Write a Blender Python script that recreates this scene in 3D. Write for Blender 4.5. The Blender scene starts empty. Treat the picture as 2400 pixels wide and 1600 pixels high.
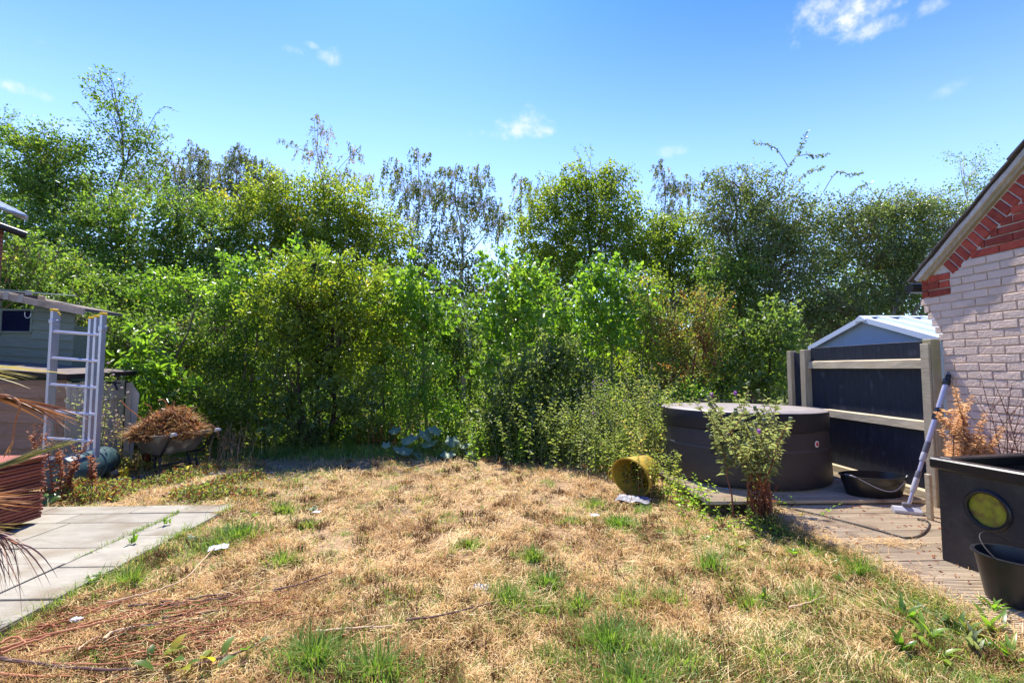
import bpy, math, random
import numpy as np
from mathutils import Vector, Matrix

# ------------------------------------------------------------------ camera, sky, sun
SC = bpy.context.scene
COL = SC.collection
R = np.random.default_rng(7)
random.seed(7)
FPX, EYE, PITCH, YAW = 1067.0, 1.45, math.atan(63/1067.0), math.atan(35/1067.0)
cam_d = bpy.data.cameras.new('camera'); cam = bpy.data.objects.new('camera', cam_d); COL.objects.link(cam)
cam.location = (0, 0, EYE); cam.rotation_euler = (math.pi/2+PITCH, 0, -YAW)
cam_d.sensor_width = 36; cam_d.lens = 16.0; cam_d.clip_start = 0.05; cam_d.clip_end = 2000
SC.camera = cam

SUN_EL, SUN_AZ = math.radians(62), math.radians(-12)      # azimuth from +Y towards +X: the sun stands behind the trees
world = bpy.data.worlds.new('World'); SC.world = world; world.use_nodes = True
NT = world.node_tree; NT.nodes.clear()
def wn(t, **k):
    n = NT.nodes.new(t)
    for a, v in k.items(): setattr(n, a, v)
    return n
w_out = wn('ShaderNodeOutputWorld'); w_bg = wn('ShaderNodeBackground'); w_bg.inputs['Strength'].default_value = 0.122
sky = wn('ShaderNodeTexSky', sky_type='NISHITA', sun_disc=False)
sky.sun_elevation = SUN_EL; sky.sun_rotation = SUN_AZ; sky.air_density = 1.0; sky.dust_density = 0.5; sky.ozone_density = 2.5
hsv = wn('ShaderNodeHueSaturation'); hsv.inputs['Saturation'].default_value = 1.05; hsv.inputs['Hue'].default_value = .509; hsv.inputs['Value'].default_value = 1.0
sg = wn('ShaderNodeGamma'); sg.inputs['Gamma'].default_value = 1.42
def vscale(src, k):
    n = wn('ShaderNodeVectorMath', operation='SCALE'); NT.links.new(src, n.inputs[0]); n.inputs['Scale'].default_value = k; return n.outputs[0]
NT.links.new(vscale(sky.outputs[0], .17), sg.inputs['Color']); NT.links.new(vscale(sg.outputs[0], 1/.17), hsv.inputs['Color'])
NT.links.new(w_bg.outputs[0], w_out.inputs['Surface'])

sun_d = bpy.data.lights.new('sun', 'SUN'); sun_d.energy = 2.85; sun_d.angle = math.radians(0.55); sun_d.color = (1.0, 0.94, 0.84)
sun = bpy.data.objects.new('sun', sun_d); COL.objects.link(sun)
sdir = Vector((math.sin(SUN_AZ)*math.cos(SUN_EL), math.cos(SUN_AZ)*math.cos(SUN_EL), math.sin(SUN_EL)))
sun.rotation_euler = sdir.to_track_quat('Z', 'Y').to_euler(); sun.location = (0, 0, 30)

SC.view_settings.view_transform = 'Standard'; SC.view_settings.look = 'None'
SC.view_settings.exposure = 1.85; SC.view_settings.gamma = 1.0; SC.view_settings.use_curve_mapping = False
SC.render.engine = 'CYCLES'
SC.cycles.use_denoising = True
SC.cycles.max_bounces = 12; SC.cycles.transparent_max_bounces = 8
SC.cycles.diffuse_bounces = 8; SC.cycles.transmission_bounces = 8

# pixel of the 2400x1600 photograph -> direction -> point
_cp, _sp, _cy, _sy = math.cos(PITCH), math.sin(PITCH), math.cos(YAW), math.sin(YAW)
_f = np.array([_sy*_cp, _cy*_cp, _sp]); _r = np.array([_cy, -_sy, 0.0]); _u = np.cross(_r, _f)
CAM = np.array([0, 0, EYE])
def ray(px, py): return _f*FPX + _r*(px-1200) - _u*(py-800)
def W(px, py, y):                      # the point at distance y along the garden
    d = ray(px, py); return CAM + d*(y/d[1])
def G(px, py, h=0.0):                  # the point where the sight line meets height h
    d = ray(px, py); return CAM + d*((h-EYE)/d[2])

# clouds: small wisps at fixed directions of the sky
def vmath(op, a, b=None):
    n = wn('ShaderNodeVectorMath', operation=op)
    for i, v in enumerate((a, b)):
        if v is None: continue
        if isinstance(v, (tuple, list, np.ndarray)): n.inputs[i].default_value = tuple(float(q) for q in v)
        else: NT.links.new(v, n.inputs[i])
    return n.outputs['Value'] if op == 'DOT_PRODUCT' else n.outputs['Vector']
def smath(op, a, b=None, c=None, clamp=False):
    n = wn('ShaderNodeMath', operation=op, use_clamp=clamp)
    for i, v in enumerate((a, b, c)):
        if v is None: continue
        if isinstance(v, (int, float)): n.inputs[i].default_value = v
        else: NT.links.new(v, n.inputs[i])
    return n.outputs[0]
tc = wn('ShaderNodeTexCoord'); gdir = tc.outputs['Generated']
nz = wn('ShaderNodeTexNoise'); nz.inputs['Scale'].default_value = 30; nz.inputs['Detail'].default_value = 7; nz.inputs['Roughness'].default_value = 0.62
NT.links.new(gdir, nz.inputs['Vector'])
nzb = smath('SUBTRACT', nz.outputs['Fac'], 0.5)
mask = None
CLOUDS = [(1990, 35, 120, 42, 1.0), (2060, 62, 75, 22, .7), (1935, 20, 60, 40, .7), (1230, 302, 85, 26, .8), (1245, 282, 40, 30, .7), (1160, 315, 70, 14, .4),
          (58, 212, 55, 16, .7), (783, 135, 30, 20, .65), (682, 116, 26, 10, .45), (730, 105, 20, 8, .35), (2180, 18, 36, 20, .45), (2222, 212, 45, 16, .25),
          (1570, 356, 48, 16, .3), (165, 305, 70, 24, .4), (92, 96, 16, 9, .3), (870, 470, 120, 40, .2)]
for px, py, rx, ry, s in CLOUDS:
    d = ray(px, py); d = d/np.linalg.norm(d)
    t1 = np.cross(d, (0, 0, 1)); t1 /= np.linalg.norm(t1); t2 = np.cross(t1, d)
    k = FPX/float(d.dot(_f))
    a = smath('MULTIPLY', vmath('DOT_PRODUCT', gdir, t1), k/rx)
    b = smath('MULTIPLY', vmath('DOT_PRODUCT', gdir, t2), k/ry)
    r2 = smath('ADD', smath('MULTIPLY', a, a), smath('MULTIPLY', b, b))
    r2 = smath('SUBTRACT', r2, smath('MULTIPLY', nzb, 5.0))
    q1 = smath('MULTIPLY', smath('SUBTRACT', 1.25, r2), .62, clamp=True); m = smath('MULTIPLY', smath('MULTIPLY', q1, q1), s)
    fwd = smath('GREATER_THAN', vmath('DOT_PRODUCT', gdir, d), 0.5)
    m = smath('MULTIPLY', m, fwd)
    mask = m if mask is None else smath('MAXIMUM', mask, m)
cmix = wn('ShaderNodeMixRGB'); cmix.blend_type = 'MIX'
NT.links.new(smath('MULTIPLY', mask, .85, clamp=True), cmix.inputs['Fac'])
sep = wn('ShaderNodeSeparateXYZ'); NT.links.new(gdir, sep.inputs[0])
mrz = wn('ShaderNodeMapRange', interpolation_type='SMOOTHSTEP'); mrz.inputs[1].default_value = .24; mrz.inputs[2].default_value = .78; NT.links.new(sep.outputs['Z'], mrz.inputs[0])
tnt = wn('ShaderNodeMixRGB'); tnt.blend_type = 'MULTIPLY'; tnt.inputs['Color2'].default_value = (.14, .41, .90, 1); NT.links.new(mrz.outputs[0], tnt.inputs['Fac']); 
mrh = wn('ShaderNodeMapRange', interpolation_type='SMOOTHSTEP'); mrh.inputs[1].default_value = .60; mrh.inputs[2].default_value = .12; NT.links.new(sep.outputs['Z'], mrh.inputs[0])
pale = wn('ShaderNodeMixRGB'); NT.links.new(smath('MULTIPLY', mrh.outputs[0], .30), pale.inputs['Fac']); NT.links.new(hsv.outputs[0], pale.inputs['Color1']); pale.inputs['Color2'].default_value = (1.95, 2.25, 2.6, 1)
NT.links.new(pale.outputs[0], tnt.inputs['Color1'])
NT.links.new(tnt.outputs[0], cmix.inputs['Color1']); cmix.inputs['Color2'].default_value = (2.5, 2.6, 2.75, 1)
NT.links.new(cmix.outputs[0], w_bg.inputs['Color'])

# ------------------------------------------------------------------ materials
MATS = {}
def _new(name):
    m = bpy.data.materials.new(name); m.use_nodes = True; nt = m.node_tree
    return m, nt, nt.nodes['Principled BSDF']
def pm(name, c1, c2=None, scale=8.0, rough=0.7, metal=0.0, bump=0.0, bscale=None, stretch=(1, 1, 1), spec=0.4, rnd=0.0, c3=None, c3scale=2.0, c3pos=(.55, .7)):
    """noise-mixed colour c1..c2 (c3 = larger stains), bump, per-object brightness rnd"""
    m, nt, b = _new(name); L = nt.links
    b.inputs['Roughness'].default_value = rough; b.inputs['Metallic'].default_value = metal; b.inputs['Specular IOR Level'].default_value = spec
    c2 = c2 or c1
    t = nt.nodes.new('ShaderNodeTexCoord'); mp = nt.nodes.new('ShaderNodeMapping'); mp.inputs['Scale'].default_value = stretch
    oi = nt.nodes.new('ShaderNodeObjectInfo')
    ad = nt.nodes.new('ShaderNodeVectorMath'); ad.operation = 'ADD'
    sc_ = nt.nodes.new('ShaderNodeVectorMath'); sc_.operation = 'SCALE'; sc_.inputs[0].default_value = (17, 31, 23); L.new(oi.outputs['Random'], sc_.inputs['Scale'])
    L.new(t.outputs['Object'], ad.inputs[0]); L.new(sc_.outputs[0], ad.inputs[1]); L.new(ad.outputs[0], mp.inputs['Vector'])
    n = nt.nodes.new('ShaderNodeTexNoise'); n.inputs['Scale'].default_value = scale; n.inputs['Detail'].default_value = 6; n.inputs['Roughness'].default_value = .65
    L.new(mp.outputs[0], n.inputs['Vector'])
    cr = nt.nodes.new('ShaderNodeValToRGB'); cr.color_ramp.elements[0].position = .32; cr.color_ramp.elements[1].position = .68
    cr.color_ramp.elements[0].color = (*c1, 1); cr.color_ramp.elements[1].color = (*c2, 1); L.new(n.outputs['Fac'], cr.inputs[0])
    out = cr.outputs[0]
    if c3:
        n3 = nt.nodes.new('ShaderNodeTexNoise'); n3.inputs['Scale'].default_value = c3scale; n3.inputs['Detail'].default_value = 5; L.new(ad.outputs[0], n3.inputs['Vector'])
        mr = nt.nodes.new('ShaderNodeMapRange'); mr.inputs[1].default_value = c3pos[0]; mr.inputs[2].default_value = c3pos[1]; L.new(n3.outputs['Fac'], mr.inputs[0])
        mx = nt.nodes.new('ShaderNodeMixRGB'); L.new(mr.outputs[0], mx.inputs[0]); L.new(out, mx.inputs[1]); mx.inputs[2].default_value = (*c3, 1); out = mx.outputs[0]
    if rnd:
        mr = nt.nodes.new('ShaderNodeMapRange'); mr.inputs[3].default_value = 1-rnd; mr.inputs[4].default_value = 1+rnd; L.new(oi.outputs['Random'], mr.inputs[0])
        hv = nt.nodes.new('ShaderNodeHueSaturation'); L.new(mr.outputs[0], hv.inputs['Value']); L.new(out, hv.inputs['Color']); out = hv.outputs[0]
    L.new(out, b.inputs['Base Color'])
    if bump:
        bn = nt.nodes.new('ShaderNodeTexNoise'); bn.inputs['Scale'].default_value = bscale or scale*3; bn.inputs['Detail'].default_value = 5; L.new(mp.outputs[0], bn.inputs['Vector'])
        bp = nt.nodes.new('ShaderNodeBump'); bp.inputs['Strength'].default_value = min(1, bump); bp.inputs['Distance'].default_value = .01; L.new(bn.outputs['Fac'], bp.inputs['Height']); L.new(bp.outputs[0], b.inputs['Normal'])
    MATS[name] = m
    return m
def leafmat(name, stops, trans=0.52, rough=0.42, spec=0.5, tint=(1.15, 1.12, .55)):
    """leaf material: colour from the per-leaf attribute 'v'; part of the light passes through"""
    m, nt, b = _new(name); L = nt.links
    at = nt.nodes.new('ShaderNodeAttribute'); at.attribute_name = 'v'
    cr = nt.nodes.new('ShaderNodeValToRGB'); e = cr.color_ramp.elements
    while len(e) < len(stops): e.new(0.5)
    for i, (p, c) in enumerate(stops): e[i].position = p; e[i].color = (*c, 1)
    L.new(at.outputs['Fac'], cr.inputs[0]); L.new(cr.outputs[0], b.inputs['Base Color'])
    b.inputs['Roughness'].default_value = rough; b.inputs['Specular IOR Level'].default_value = spec
    tr = nt.nodes.new('ShaderNodeBsdfTranslucent'); mu = nt.nodes.new('ShaderNodeMixRGB'); mu.blend_type = 'MULTIPLY'; mu.inputs[0].default_value = 1
    L.new(cr.outputs[0], mu.inputs[1]); mu.inputs[2].default_value = (tint[0]*1.8, tint[1]*1.8, tint[2]*1.8, 1); L.new(mu.outputs[0], tr.inputs['Color'])
    mx = nt.nodes.new('ShaderNodeMixShader'); mx.inputs[0].default_value = trans
    L.new(b.outputs[0], mx.inputs[1]); L.new(tr.outputs[0], mx.inputs[2]); L.new(mx.outputs[0], nt.nodes['Material Output'].inputs['Surface'])
    MATS[name] = m
    return m

# ------------------------------------------------------------------ mesh helpers
def mesh_from(name, V, polys, mat=None, attr=None, smooth=False):
    me = bpy.data.meshes.new(name)
    V = np.asarray(V, dtype=np.float32).reshape(-1, 3)
    polys = [np.asarray(p, dtype=np.int32) for p in polys if len(p)]
    me.vertices.add(len(V)); me.vertices.foreach_set('co', V.ravel())
    loops = np.concatenate([p.ravel() for p in polys]); sizes = np.concatenate([np.full(len(p), p.shape[1], np.int32) for p in polys])
    starts = np.concatenate([[0], np.cumsum(sizes)[:-1]]).astype(np.int32)
    me.loops.add(len(loops)); me.loops.foreach_set('vertex_index', loops)
    me.polygons.add(len(sizes)); me.polygons.foreach_set('loop_start', starts)
    if smooth: me.polygons.foreach_set('use_smooth', np.ones(len(sizes), dtype=bool))
    me.update(calc_edges=True)
    if attr is not None:
        a = me.attributes.new('v', 'FLOAT', 'POINT'); a.data.foreach_set('value', np.asarray(attr, dtype=np.float32))
    if mat is not None: me.materials.append(MATS[mat] if isinstance(mat, str) else mat)
    return me
def link(name, me, parent=None):
    o = bpy.data.objects.new(name, me); COL.objects.link(o)
    if parent is not None: o.parent = parent
    return o
def tag(o, label=None, cat=None, group=None, kind=None):
    if label: o['label'] = label
    if cat: o['category'] = cat
    if group: o['group'] = group
    if kind: o['kind'] = kind
    return o
def empty(name, loc, label, cat, group=None):
    o = bpy.data.objects.new(name, None); COL.objects.link(o); o.location = tuple(float(v) for v in loc); o.empty_display_size = .1
    return tag(o, label, cat, group)
def origin(p):                          # world position of a parent chain of unrotated objects
    v = Vector((0, 0, 0))
    while p is not None: v = v+Vector(p.location); p = p.parent
    return np.array(v)
class MB:
    """collects shapes given in world coordinates; build() links them as one mesh"""
    def __init__(s): s.V = []; s.F = []
    def add(s, V, F):
        b = len(s.V); s.V += [tuple(float(c) for c in v) for v in V]; s.F += [tuple(i+b for i in f) for f in F]; return s
    def box(s, x0, y0, z0, x1, y1, z1, M=None, ch=0.0):
        if ch <= 0:
            V = [(x0,y0,z0),(x1,y0,z0),(x1,y1,z0),(x0,y1,z0),(x0,y0,z1),(x1,y0,z1),(x1,y1,z1),(x0,y1,z1)]
            F = [(0,3,2,1),(4,5,6,7),(0,1,5,4),(1,2,6,5),(2,3,7,6),(3,0,4,7)]
        else:                           # chamfered box
            c = np.array([(x0+x1)/2, (y0+y1)/2, (z0+z1)/2]); h = np.array([(x1-x0)/2, (y1-y0)/2, (z1-z0)/2]); V = []; idx = {}
            for sx in (-1,1):
                for sy in (-1,1):
                    for sz in (-1,1):
                        sg = np.array([sx,sy,sz])
                        for ax in range(3):
                            q = h-ch; q[ax] = h[ax]; idx[(sx,sy,sz,ax)] = len(V); V.append(c+sg*q)
            F = []
            for ax in range(3):
                a, b_ = [i for i in range(3) if i != ax]
                for sg in (-1,1):
                    def key(sa, sb, ax=ax, a=a, b_=b_, sg=sg):
                        t = [0,0,0]; t[ax] = sg; t[a] = sa; t[b_] = sb; return idx[(*t, ax)]
                    F.append((key(-1,-1), key(1,-1), key(1,1), key(-1,1)))
            for ax in range(3):         # edges along ax
                a, b_ = [i for i in range(3) if i != ax]
                for sa in (-1,1):
                    for sb in (-1,1):
                        t0 = [0,0,0]; t0[a] = sa; t0[b_] = sb; t0[ax] = -1; t1 = list(t0); t1[ax] = 1
                        F.append((idx[(*t0,a)], idx[(*t1,a)], idx[(*t1,b_)], idx[(*t0,b_)]))
            for sx in (-1,1):
                for sy in (-1,1):
                    for sz in (-1,1): F.append(tuple(idx[(sx,sy,sz,k)] for k in range(3)))
        if M is not None: V = [M @ Vector(v) for v in V]
        return s.add(V, F)
    def tube(s, path, r, n=8, cap=True):
        P = np.array([np.array(p, dtype=float) for p in path]); k = len(P); r = np.broadcast_to(np.asarray(r, float), (k,))
        T = np.gradient(P, axis=0); T /= np.linalg.norm(T, axis=1)[:, None]+1e-12
        ref = np.array([0.13, 0.31, 0.94]) if abs(T[0][2]) < .8 else np.array([0.9, 0.3, 0.1])
        V = []
        for i in range(k):
            u = np.cross(T[i], ref); u /= np.linalg.norm(u); v = np.cross(T[i], u)
            for j in range(n):
                a = 2*math.pi*j/n; V.append(P[i]+r[i]*(math.cos(a)*u+math.sin(a)*v))
        F = [(i*n+j, i*n+(j+1) % n, (i+1)*n+(j+1) % n, (i+1)*n+j) for i in range(k-1) for j in range(n)]
        if cap: F += [tuple(range(n))[::-1], tuple((k-1)*n+j for j in range(n))]
        return s.add(V, F)
    def lathe(s, c, prof, n=32, sx=1.0, sy=1.0, M=None):       # prof: (r, z) list, around the vertical through c
        V = []; F = []
        for r_, z in prof:
            for j in range(n):
                a = 2*math.pi*j/n; V.append((r_*sx*math.cos(a), r_*sy*math.sin(a), z))
        k = len(prof)
        F = [(i*n+j, i*n+(j+1) % n, (i+1)*n+(j+1) % n, (i+1)*n+j) for i in range(k-1) for j in range(n)]
        F += [tuple(range(n))[::-1], tuple((k-1)*n+j for j in range(n))]
        if M is not None: V = [M @ Vector(v) for v in V]
        V = [np.array(v)+np.array(c) for v in V]
        return s.add(V, F)
    def prism(s, poly, axis, a0, a1):   # poly in the two other axes, extruded along axis
        n = len(poly); V = []
        for a in (a0, a1):
            for p in poly:
                q = list(p); q.insert(axis, a); V.append(tuple(q))
        F = [tuple(range(n))[::-1], tuple(range(n, 2*n))]+[(i, (i+1) % n, n+(i+1) % n, n+i) for i in range(n)]
        return s.add(V, F)
    def build(s, name, mat, parent=None, smooth=False, loc=None):
        o0 = origin(parent) if parent is not None else (np.array(loc, float) if loc is not None else np.zeros(3))
        me = bpy.data.meshes.new(name); me.from_pydata([tuple(np.array(v)-o0) for v in s.V], [], s.F)
        me.materials.append(MATS[mat])
        if smooth:
            me.polygons.foreach_set('use_smooth', np.ones(len(me.polygons), dtype=bool))
            try: me.set_sharp_from_angle(angle=math.radians(40))
            except Exception: pass
        me.update()
        o = link(name, me, parent)
        if parent is None and loc is not None: o.location = tuple(float(q) for q in loc)
        return o
def recalc(o):
    import bmesh
    bm = bmesh.new(); bm.from_mesh(o.data); bmesh.ops.recalc_face_normals(bm, faces=bm.faces); bm.to_mesh(o.data); bm.free()

def unit(a): return a/(np.linalg.norm(a, axis=-1, keepdims=True)+1e-9)
def tubes(P, r, n=3):                   # many tubes at once: P (B,k,3), r (B,k)
    B, k, _ = P.shape
    T = unit(np.gradient(P, axis=1)); ref = np.zeros_like(T); ref[..., 0] = .83; ref[..., 1] = .41; ref[..., 2] = .17
    u = unit(np.cross(T, ref)); v = np.cross(T, u)
    a = 2*np.pi*np.arange(n)/n
    V = P[:, :, None, :]+r[:, :, None, None]*(np.cos(a)[None, None, :, None]*u[:, :, None, :]+np.sin(a)[None, None, :, None]*v[:, :, None, :])
    base = (np.arange(B)*k*n)[:, None, None]; i = (np.arange(k-1)*n)[None, :, None]; j = np.arange(n)[None, None, :]; j2 = (np.arange(n)+1) % n
    q = np.stack([base+i+j, base+i+j2[None, None, :], base+i+n+j2[None, None, :], base+i+n+j], -1).reshape(-1, 4)
    return V.reshape(-1, 3), q
def leaves(C, axis, nrm, L, Wd, v, fold=.18, rich=False):
    """leaf blades from base C along axis; rich = six-sided leaf with a midrib fold"""
    N = len(C); axis = unit(axis); nrm = unit(nrm-axis*np.sum(nrm*axis, -1, keepdims=True)); side = np.cross(nrm, axis)
    L = np.broadcast_to(L, (N,))[:, None]; Wd = np.broadcast_to(Wd, (N,))[:, None]
    if not rich:
        V = np.stack([C, C+axis*L*.45+side*Wd*.5+nrm*L*fold, C+axis*L-nrm*L*fold*.6, C+axis*L*.45-side*Wd*.5+nrm*L*fold], 1)
        b = (np.arange(N)*4)[:, None]
        F = np.concatenate([b+np.array([[0, 1, 2]]), b+np.array([[0, 2, 3]])])
        k = 4
    else:
        V = np.stack([C, C+axis*L*.25+side*Wd*.46+nrm*L*fold*.8, C+axis*L*.62+side*Wd*.38+nrm*L*fold*.5, C+axis*L-nrm*L*fold,
                      C+axis*L*.62-side*Wd*.38+nrm*L*fold*.5, C+axis*L*.25-side*Wd*.46+nrm*L*fold*.8], 1)
        b = (np.arange(N)*6)[:, None]
        F = np.concatenate([b+np.array([[0, 1, 2]]), b+np.array([[0, 2, 3]]), b+np.array([[0, 3, 4]]), b+np.array([[0, 4, 5]])])
        k = 6
    return V.reshape(-1, 3), F, np.repeat(v, k)
def blades(P, L, Wd, az, el, droop, v):
    """grass blades: two bent segments each"""
    N = len(P); d1 = np.stack([np.cos(az)*np.cos(el), np.sin(az)*np.cos(el), np.sin(el)], 1)
    e2 = el-droop; d2 = np.stack([np.cos(az)*np.cos(e2), np.sin(az)*np.cos(e2), np.sin(e2)], 1)
    tw = R.uniform(-.5, .5, N)
    s = np.stack([-np.sin(az)*np.cos(tw), np.cos(az)*np.cos(tw), np.sin(tw)], 1)*(Wd*.5)[:, None]
    M = P+d1*(L*.5)[:, None]; T = M+d2*(L*.5)[:, None]; T[:, 2] = np.maximum(T[:, 2], P[:, 2]+.002)
    V = np.stack([P-s, P+s, M+s*.85, M-s*.85, T], 1).reshape(-1, 3)
    b = (np.arange(N)*5)[:, None]
    return V, [b+np.array([[0, 1, 2, 3]]), b+np.array([[3, 2, 4]])], np.repeat(v, 5)
def sphere_dirs(N):
    z = R.uniform(-1, 1, N); a = R.uniform(0, 2*np.pi, N); s = np.sqrt(1-z*z); return np.stack([s*np.cos(a), s*np.sin(a), z], 1)

# ------------------------------------------------------------------ material list
pm('soil', (.20, .125, .06), (.34, .225, .115), 9, .95, bump=.6, bscale=60, c3=(.12, .08, .04), c3scale=1.3)
pm('field', (.05, .075, .02), (.13, .12, .05), 3, .95, bump=.5)
pm('slab', (.235, .215, .165), (.325, .30, .235), 3.5, .85, bump=.4, bscale=40, stretch=(1, 2.5, 1), rnd=.12, c3=(.20, .165, .11), c3scale=2.6, c3pos=(.5, .68))
pm('bedding', (.12, .09, .06), (.22, .17, .11), 12, .95, bump=.5)
pm('deck_wood', (.31, .24, .15), (.54, .44, .305), 5, .85, bump=.45, bscale=9, stretch=(.22, 14, 8), rnd=.12, c3=(.24, .15, .085), c3scale=3.0)
pm('joist', (.08, .055, .035), (.13, .09, .06), 6, .9)
pm('paint_brick', (.62, .455, .345), (.69, .52, .405), 9, .75, bump=.5, bscale=45, rnd=.035, c3=(.42, .31, .24), c3scale=2.2, c3pos=(.58, .75))
pm('paint_mortar', (.53, .385, .285), (.63, .47, .365), 10, .85, bump=.5, bscale=50)
pm('red_brick', (.26, .036, .020), (.42, .075, .038), 16, .85, bump=.4, bscale=60, rnd=.28)
pm('mortar', (.50, .43, .35), (.62, .55, .46), 18, .95, bump=.4)
pm('verge', (.42, .37, .31), (.58, .52, .45), 14, .9, bump=.5)
pm('tile', (.05, .042, .04), (.12, .10, .09), 12, .8, bump=.3, rnd=.2)
pm('black_paint', (.013, .016, .026), (.024, .028, .042), 5, .55, bump=.35, bscale=12, stretch=(6, 6, .8), spec=.3, c3=(.06, .065, .09), c3scale=6, c3pos=(.60, .8))
pm('rail_wood', (.33, .265, .165), (.47, .395, .275), 5, .8, bump=.3, stretch=(9, 1, 9), rnd=.06)
pm('post_wood', (.30, .235, .15), (.44, .365, .25), 5, .8, bump=.3, stretch=(9, 9, .9), rnd=.06, c3=(.26, .24, .12), c3scale=2)
pm('white_metal', (.62, .68, .75), (.68, .74, .80), 3, .32, spec=.5)
pm('grey_panel', (.36, .42, .50), (.40, .46, .54), 2, .45)
pm('tub_vinyl', (.034, .028, .029), (.046, .038, .038), 5, .5, bump=.2, bscale=30, stretch=(1, 1, 2.5), c3=(.06, .05, .045), c3scale=2.2, c3pos=(.5, .85))
pm('tub_band', (.05, .047, .056), (.06, .056, .066), 12, .45)
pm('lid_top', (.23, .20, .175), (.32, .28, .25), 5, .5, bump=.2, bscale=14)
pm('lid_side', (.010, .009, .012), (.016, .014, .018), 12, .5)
pm('black_plastic', (.008, .008, .010), (.014, .014, .017), 6, .34, bump=.08, bscale=30, c3=(.035, .033, .03), c3scale=7, c3pos=(.6, .85))
pm('tank_plastic', (.015, .014, .017), (.024, .022, .026), 40, .5, bump=.2, bscale=120, c3=(.055, .05, .048), c3scale=5, c3pos=(.5, .85))
pm('algae_pane', (.16, .20, .012), (.33, .32, .03), 9, .18, spec=.6, c3=(.10, .06, .025), c3scale=11, c3pos=(.42, .62))
pm('pole_grey', (.36, .35, .44), (.42, .41, .50), 4, .28, metal=.25)
pm('joint_grey', (.10, .10, .12), (.14, .14, .16), 6, .45)
pm('collar_grey', (.34, .34, .38), (.40, .40, .43), 6, .5)
pm('cable', (.012, .010, .010), (.03, .024, .02), 20, .6)
pm('aluminium', (.52, .52, .60), (.62, .61, .70), 4, .34, metal=.55)
pm('yellow_cap', (.75, .44, .01), (.85, .55, .02), 5, .5)
pm('yellow_tub', (.34, .215, .02), (.46, .31, .035), 5, .5, spec=.35, c3=(.22, .15, .04), c3scale=9, c3pos=(.5, .75))
pm('green_plastic', (.035, .075, .085), (.05, .10, .11), 5, .38, c3=(.10, .12, .11), c3scale=8, c3pos=(.6, .8))
pm('barrow_tray', (.09, .08, .068), (.14, .125, .105), 7, .55, c3=(.35, .32, .27), c3scale=6, bump=.1)
pm('barrow_frame', (.010, .011, .014), (.02, .02, .024), 9, .45)
pm('grip', (.46, .43, .40), (.56, .53, .50), 7, .6)
pm('barrow_red', (.11, .006, .008), (.18, .012, .012), 6, .5)
pm('rubber', (.010, .010, .010), (.018, .018, .018), 12, .8)
pm('red_board', (.17, .045, .028), (.30, .085, .05), 6, .6, bump=.3, stretch=(8, 1, 8), rnd=.25)
pm('shed_green', (.15, .18, .145), (.20, .235, .19), 6, .7, bump=.25, bscale=12, stretch=(1, 6, 8), rnd=.1)
pm('shed_trim', (.38, .29, .22), (.54, .43, .35), 8, .85, bump=.4, stretch=(1, 4, 6), c3=(.22, .17, .11))
pm('felt', (.12, .095, .08), (.20, .165, .14), 14, .95, bump=.5, c3=(.27, .23, .19))
pm('felt_edge', (.012, .010, .010), (.035, .028, .025), 12, .8, bump=.4)
pm('brown_board', (.25, .15, .10), (.33, .205, .14), 6, .75, bump=.25, stretch=(1, 6, 8), rnd=.1)
pm('beige_board', (.48, .41, .32), (.60, .53, .43), 5, .8, bump=.3, stretch=(8, 8, .9), rnd=.12, c3=(.55, .47, .36), c3scale=3)
pm('dark_glass', (.004, .007, .028), (.008, .012, .04), 3, .25, spec=.12)
pm('grey_wood', (.30, .26, .22), (.46, .41, .35), 6, .85, bump=.3, rnd=.15)
pm('dark_wood', (.035, .03, .028), (.07, .055, .045), 6, .8, rnd=.2)
pm('solar', (.22, .26, .33), (.30, .34, .42), 4, .25, spec=.6)
pm('gutter', (.012, .012, .013), (.02, .02, .022), 6, .4)
pm('house_brick', (.20, .05, .035), (.32, .09, .06), 18, .9, bump=.3)
pm('house_mortar', (.36, .30, .25), (.42, .35, .29), 18, .9, bump=.3)
pm('plastic_bag', (.40, .40, .44), (.52, .52, .57), 6, .35, bump=.3)
pm('grey_sheet', (.16, .16, .18), (.26, .26, .28), 9, .35, bump=.3)
pm('blue_bottle', (.25, .36, .40), (.40, .50, .52), 6, .25)
pm('stalk_rust', (.28, .095, .035), (.44, .19, .085), 8, .7, rnd=.15)
pm('stalk_pale', (.46, .30, .16), (.60, .43, .26), 8, .7, rnd=.12)
pm('stalk_dark', (.085, .04, .032), (.15, .075, .055), 8, .7, rnd=.15)
pm('bark', (.085, .062, .042), (.17, .13, .09), 12, .9, bump=.4, stretch=(3, 3, .7))
pm('bark_dark', (.035, .026, .018), (.075, .055, .038), 12, .95)
pm('bark_birch', (.55, .50, .46), (.74, .70, .65), 9, .8, stretch=(1, 1, 3), c3=(.08, .06, .05), c3scale=6, c3pos=(.58, .66))
pm('twig', (.16, .12, .075), (.28, .21, .13), 9, .85, rnd=.15)
pm('stem_green', (.10, .13, .035), (.17, .19, .06), 9, .7)
pm('stem_red', (.15, .045, .022), (.24, .085, .04), 9, .7)
pm('thistle_bloom', (.30, .06, .36), (.46, .14, .50), 20, .7)
pm('thistle_bud', (.10, .14, .06), (.18, .21, .11), 20, .7)
pm('seed_fluff', (.55, .42, .36), (.70, .56, .48), 20, .9)
pm('badge_white', (.75, .72, .72), (.8, .78, .78), 5, .4)
pm('badge_red', (.50, .015, .03), (.55, .02, .04), 5, .4)
pm('rubble', (.30, .27, .25), (.46, .42, .40), 9, .9, bump=.4, rnd=.2)
pm('pot', (.20, .085, .045), (.26, .11, .06), 9, .85)

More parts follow.
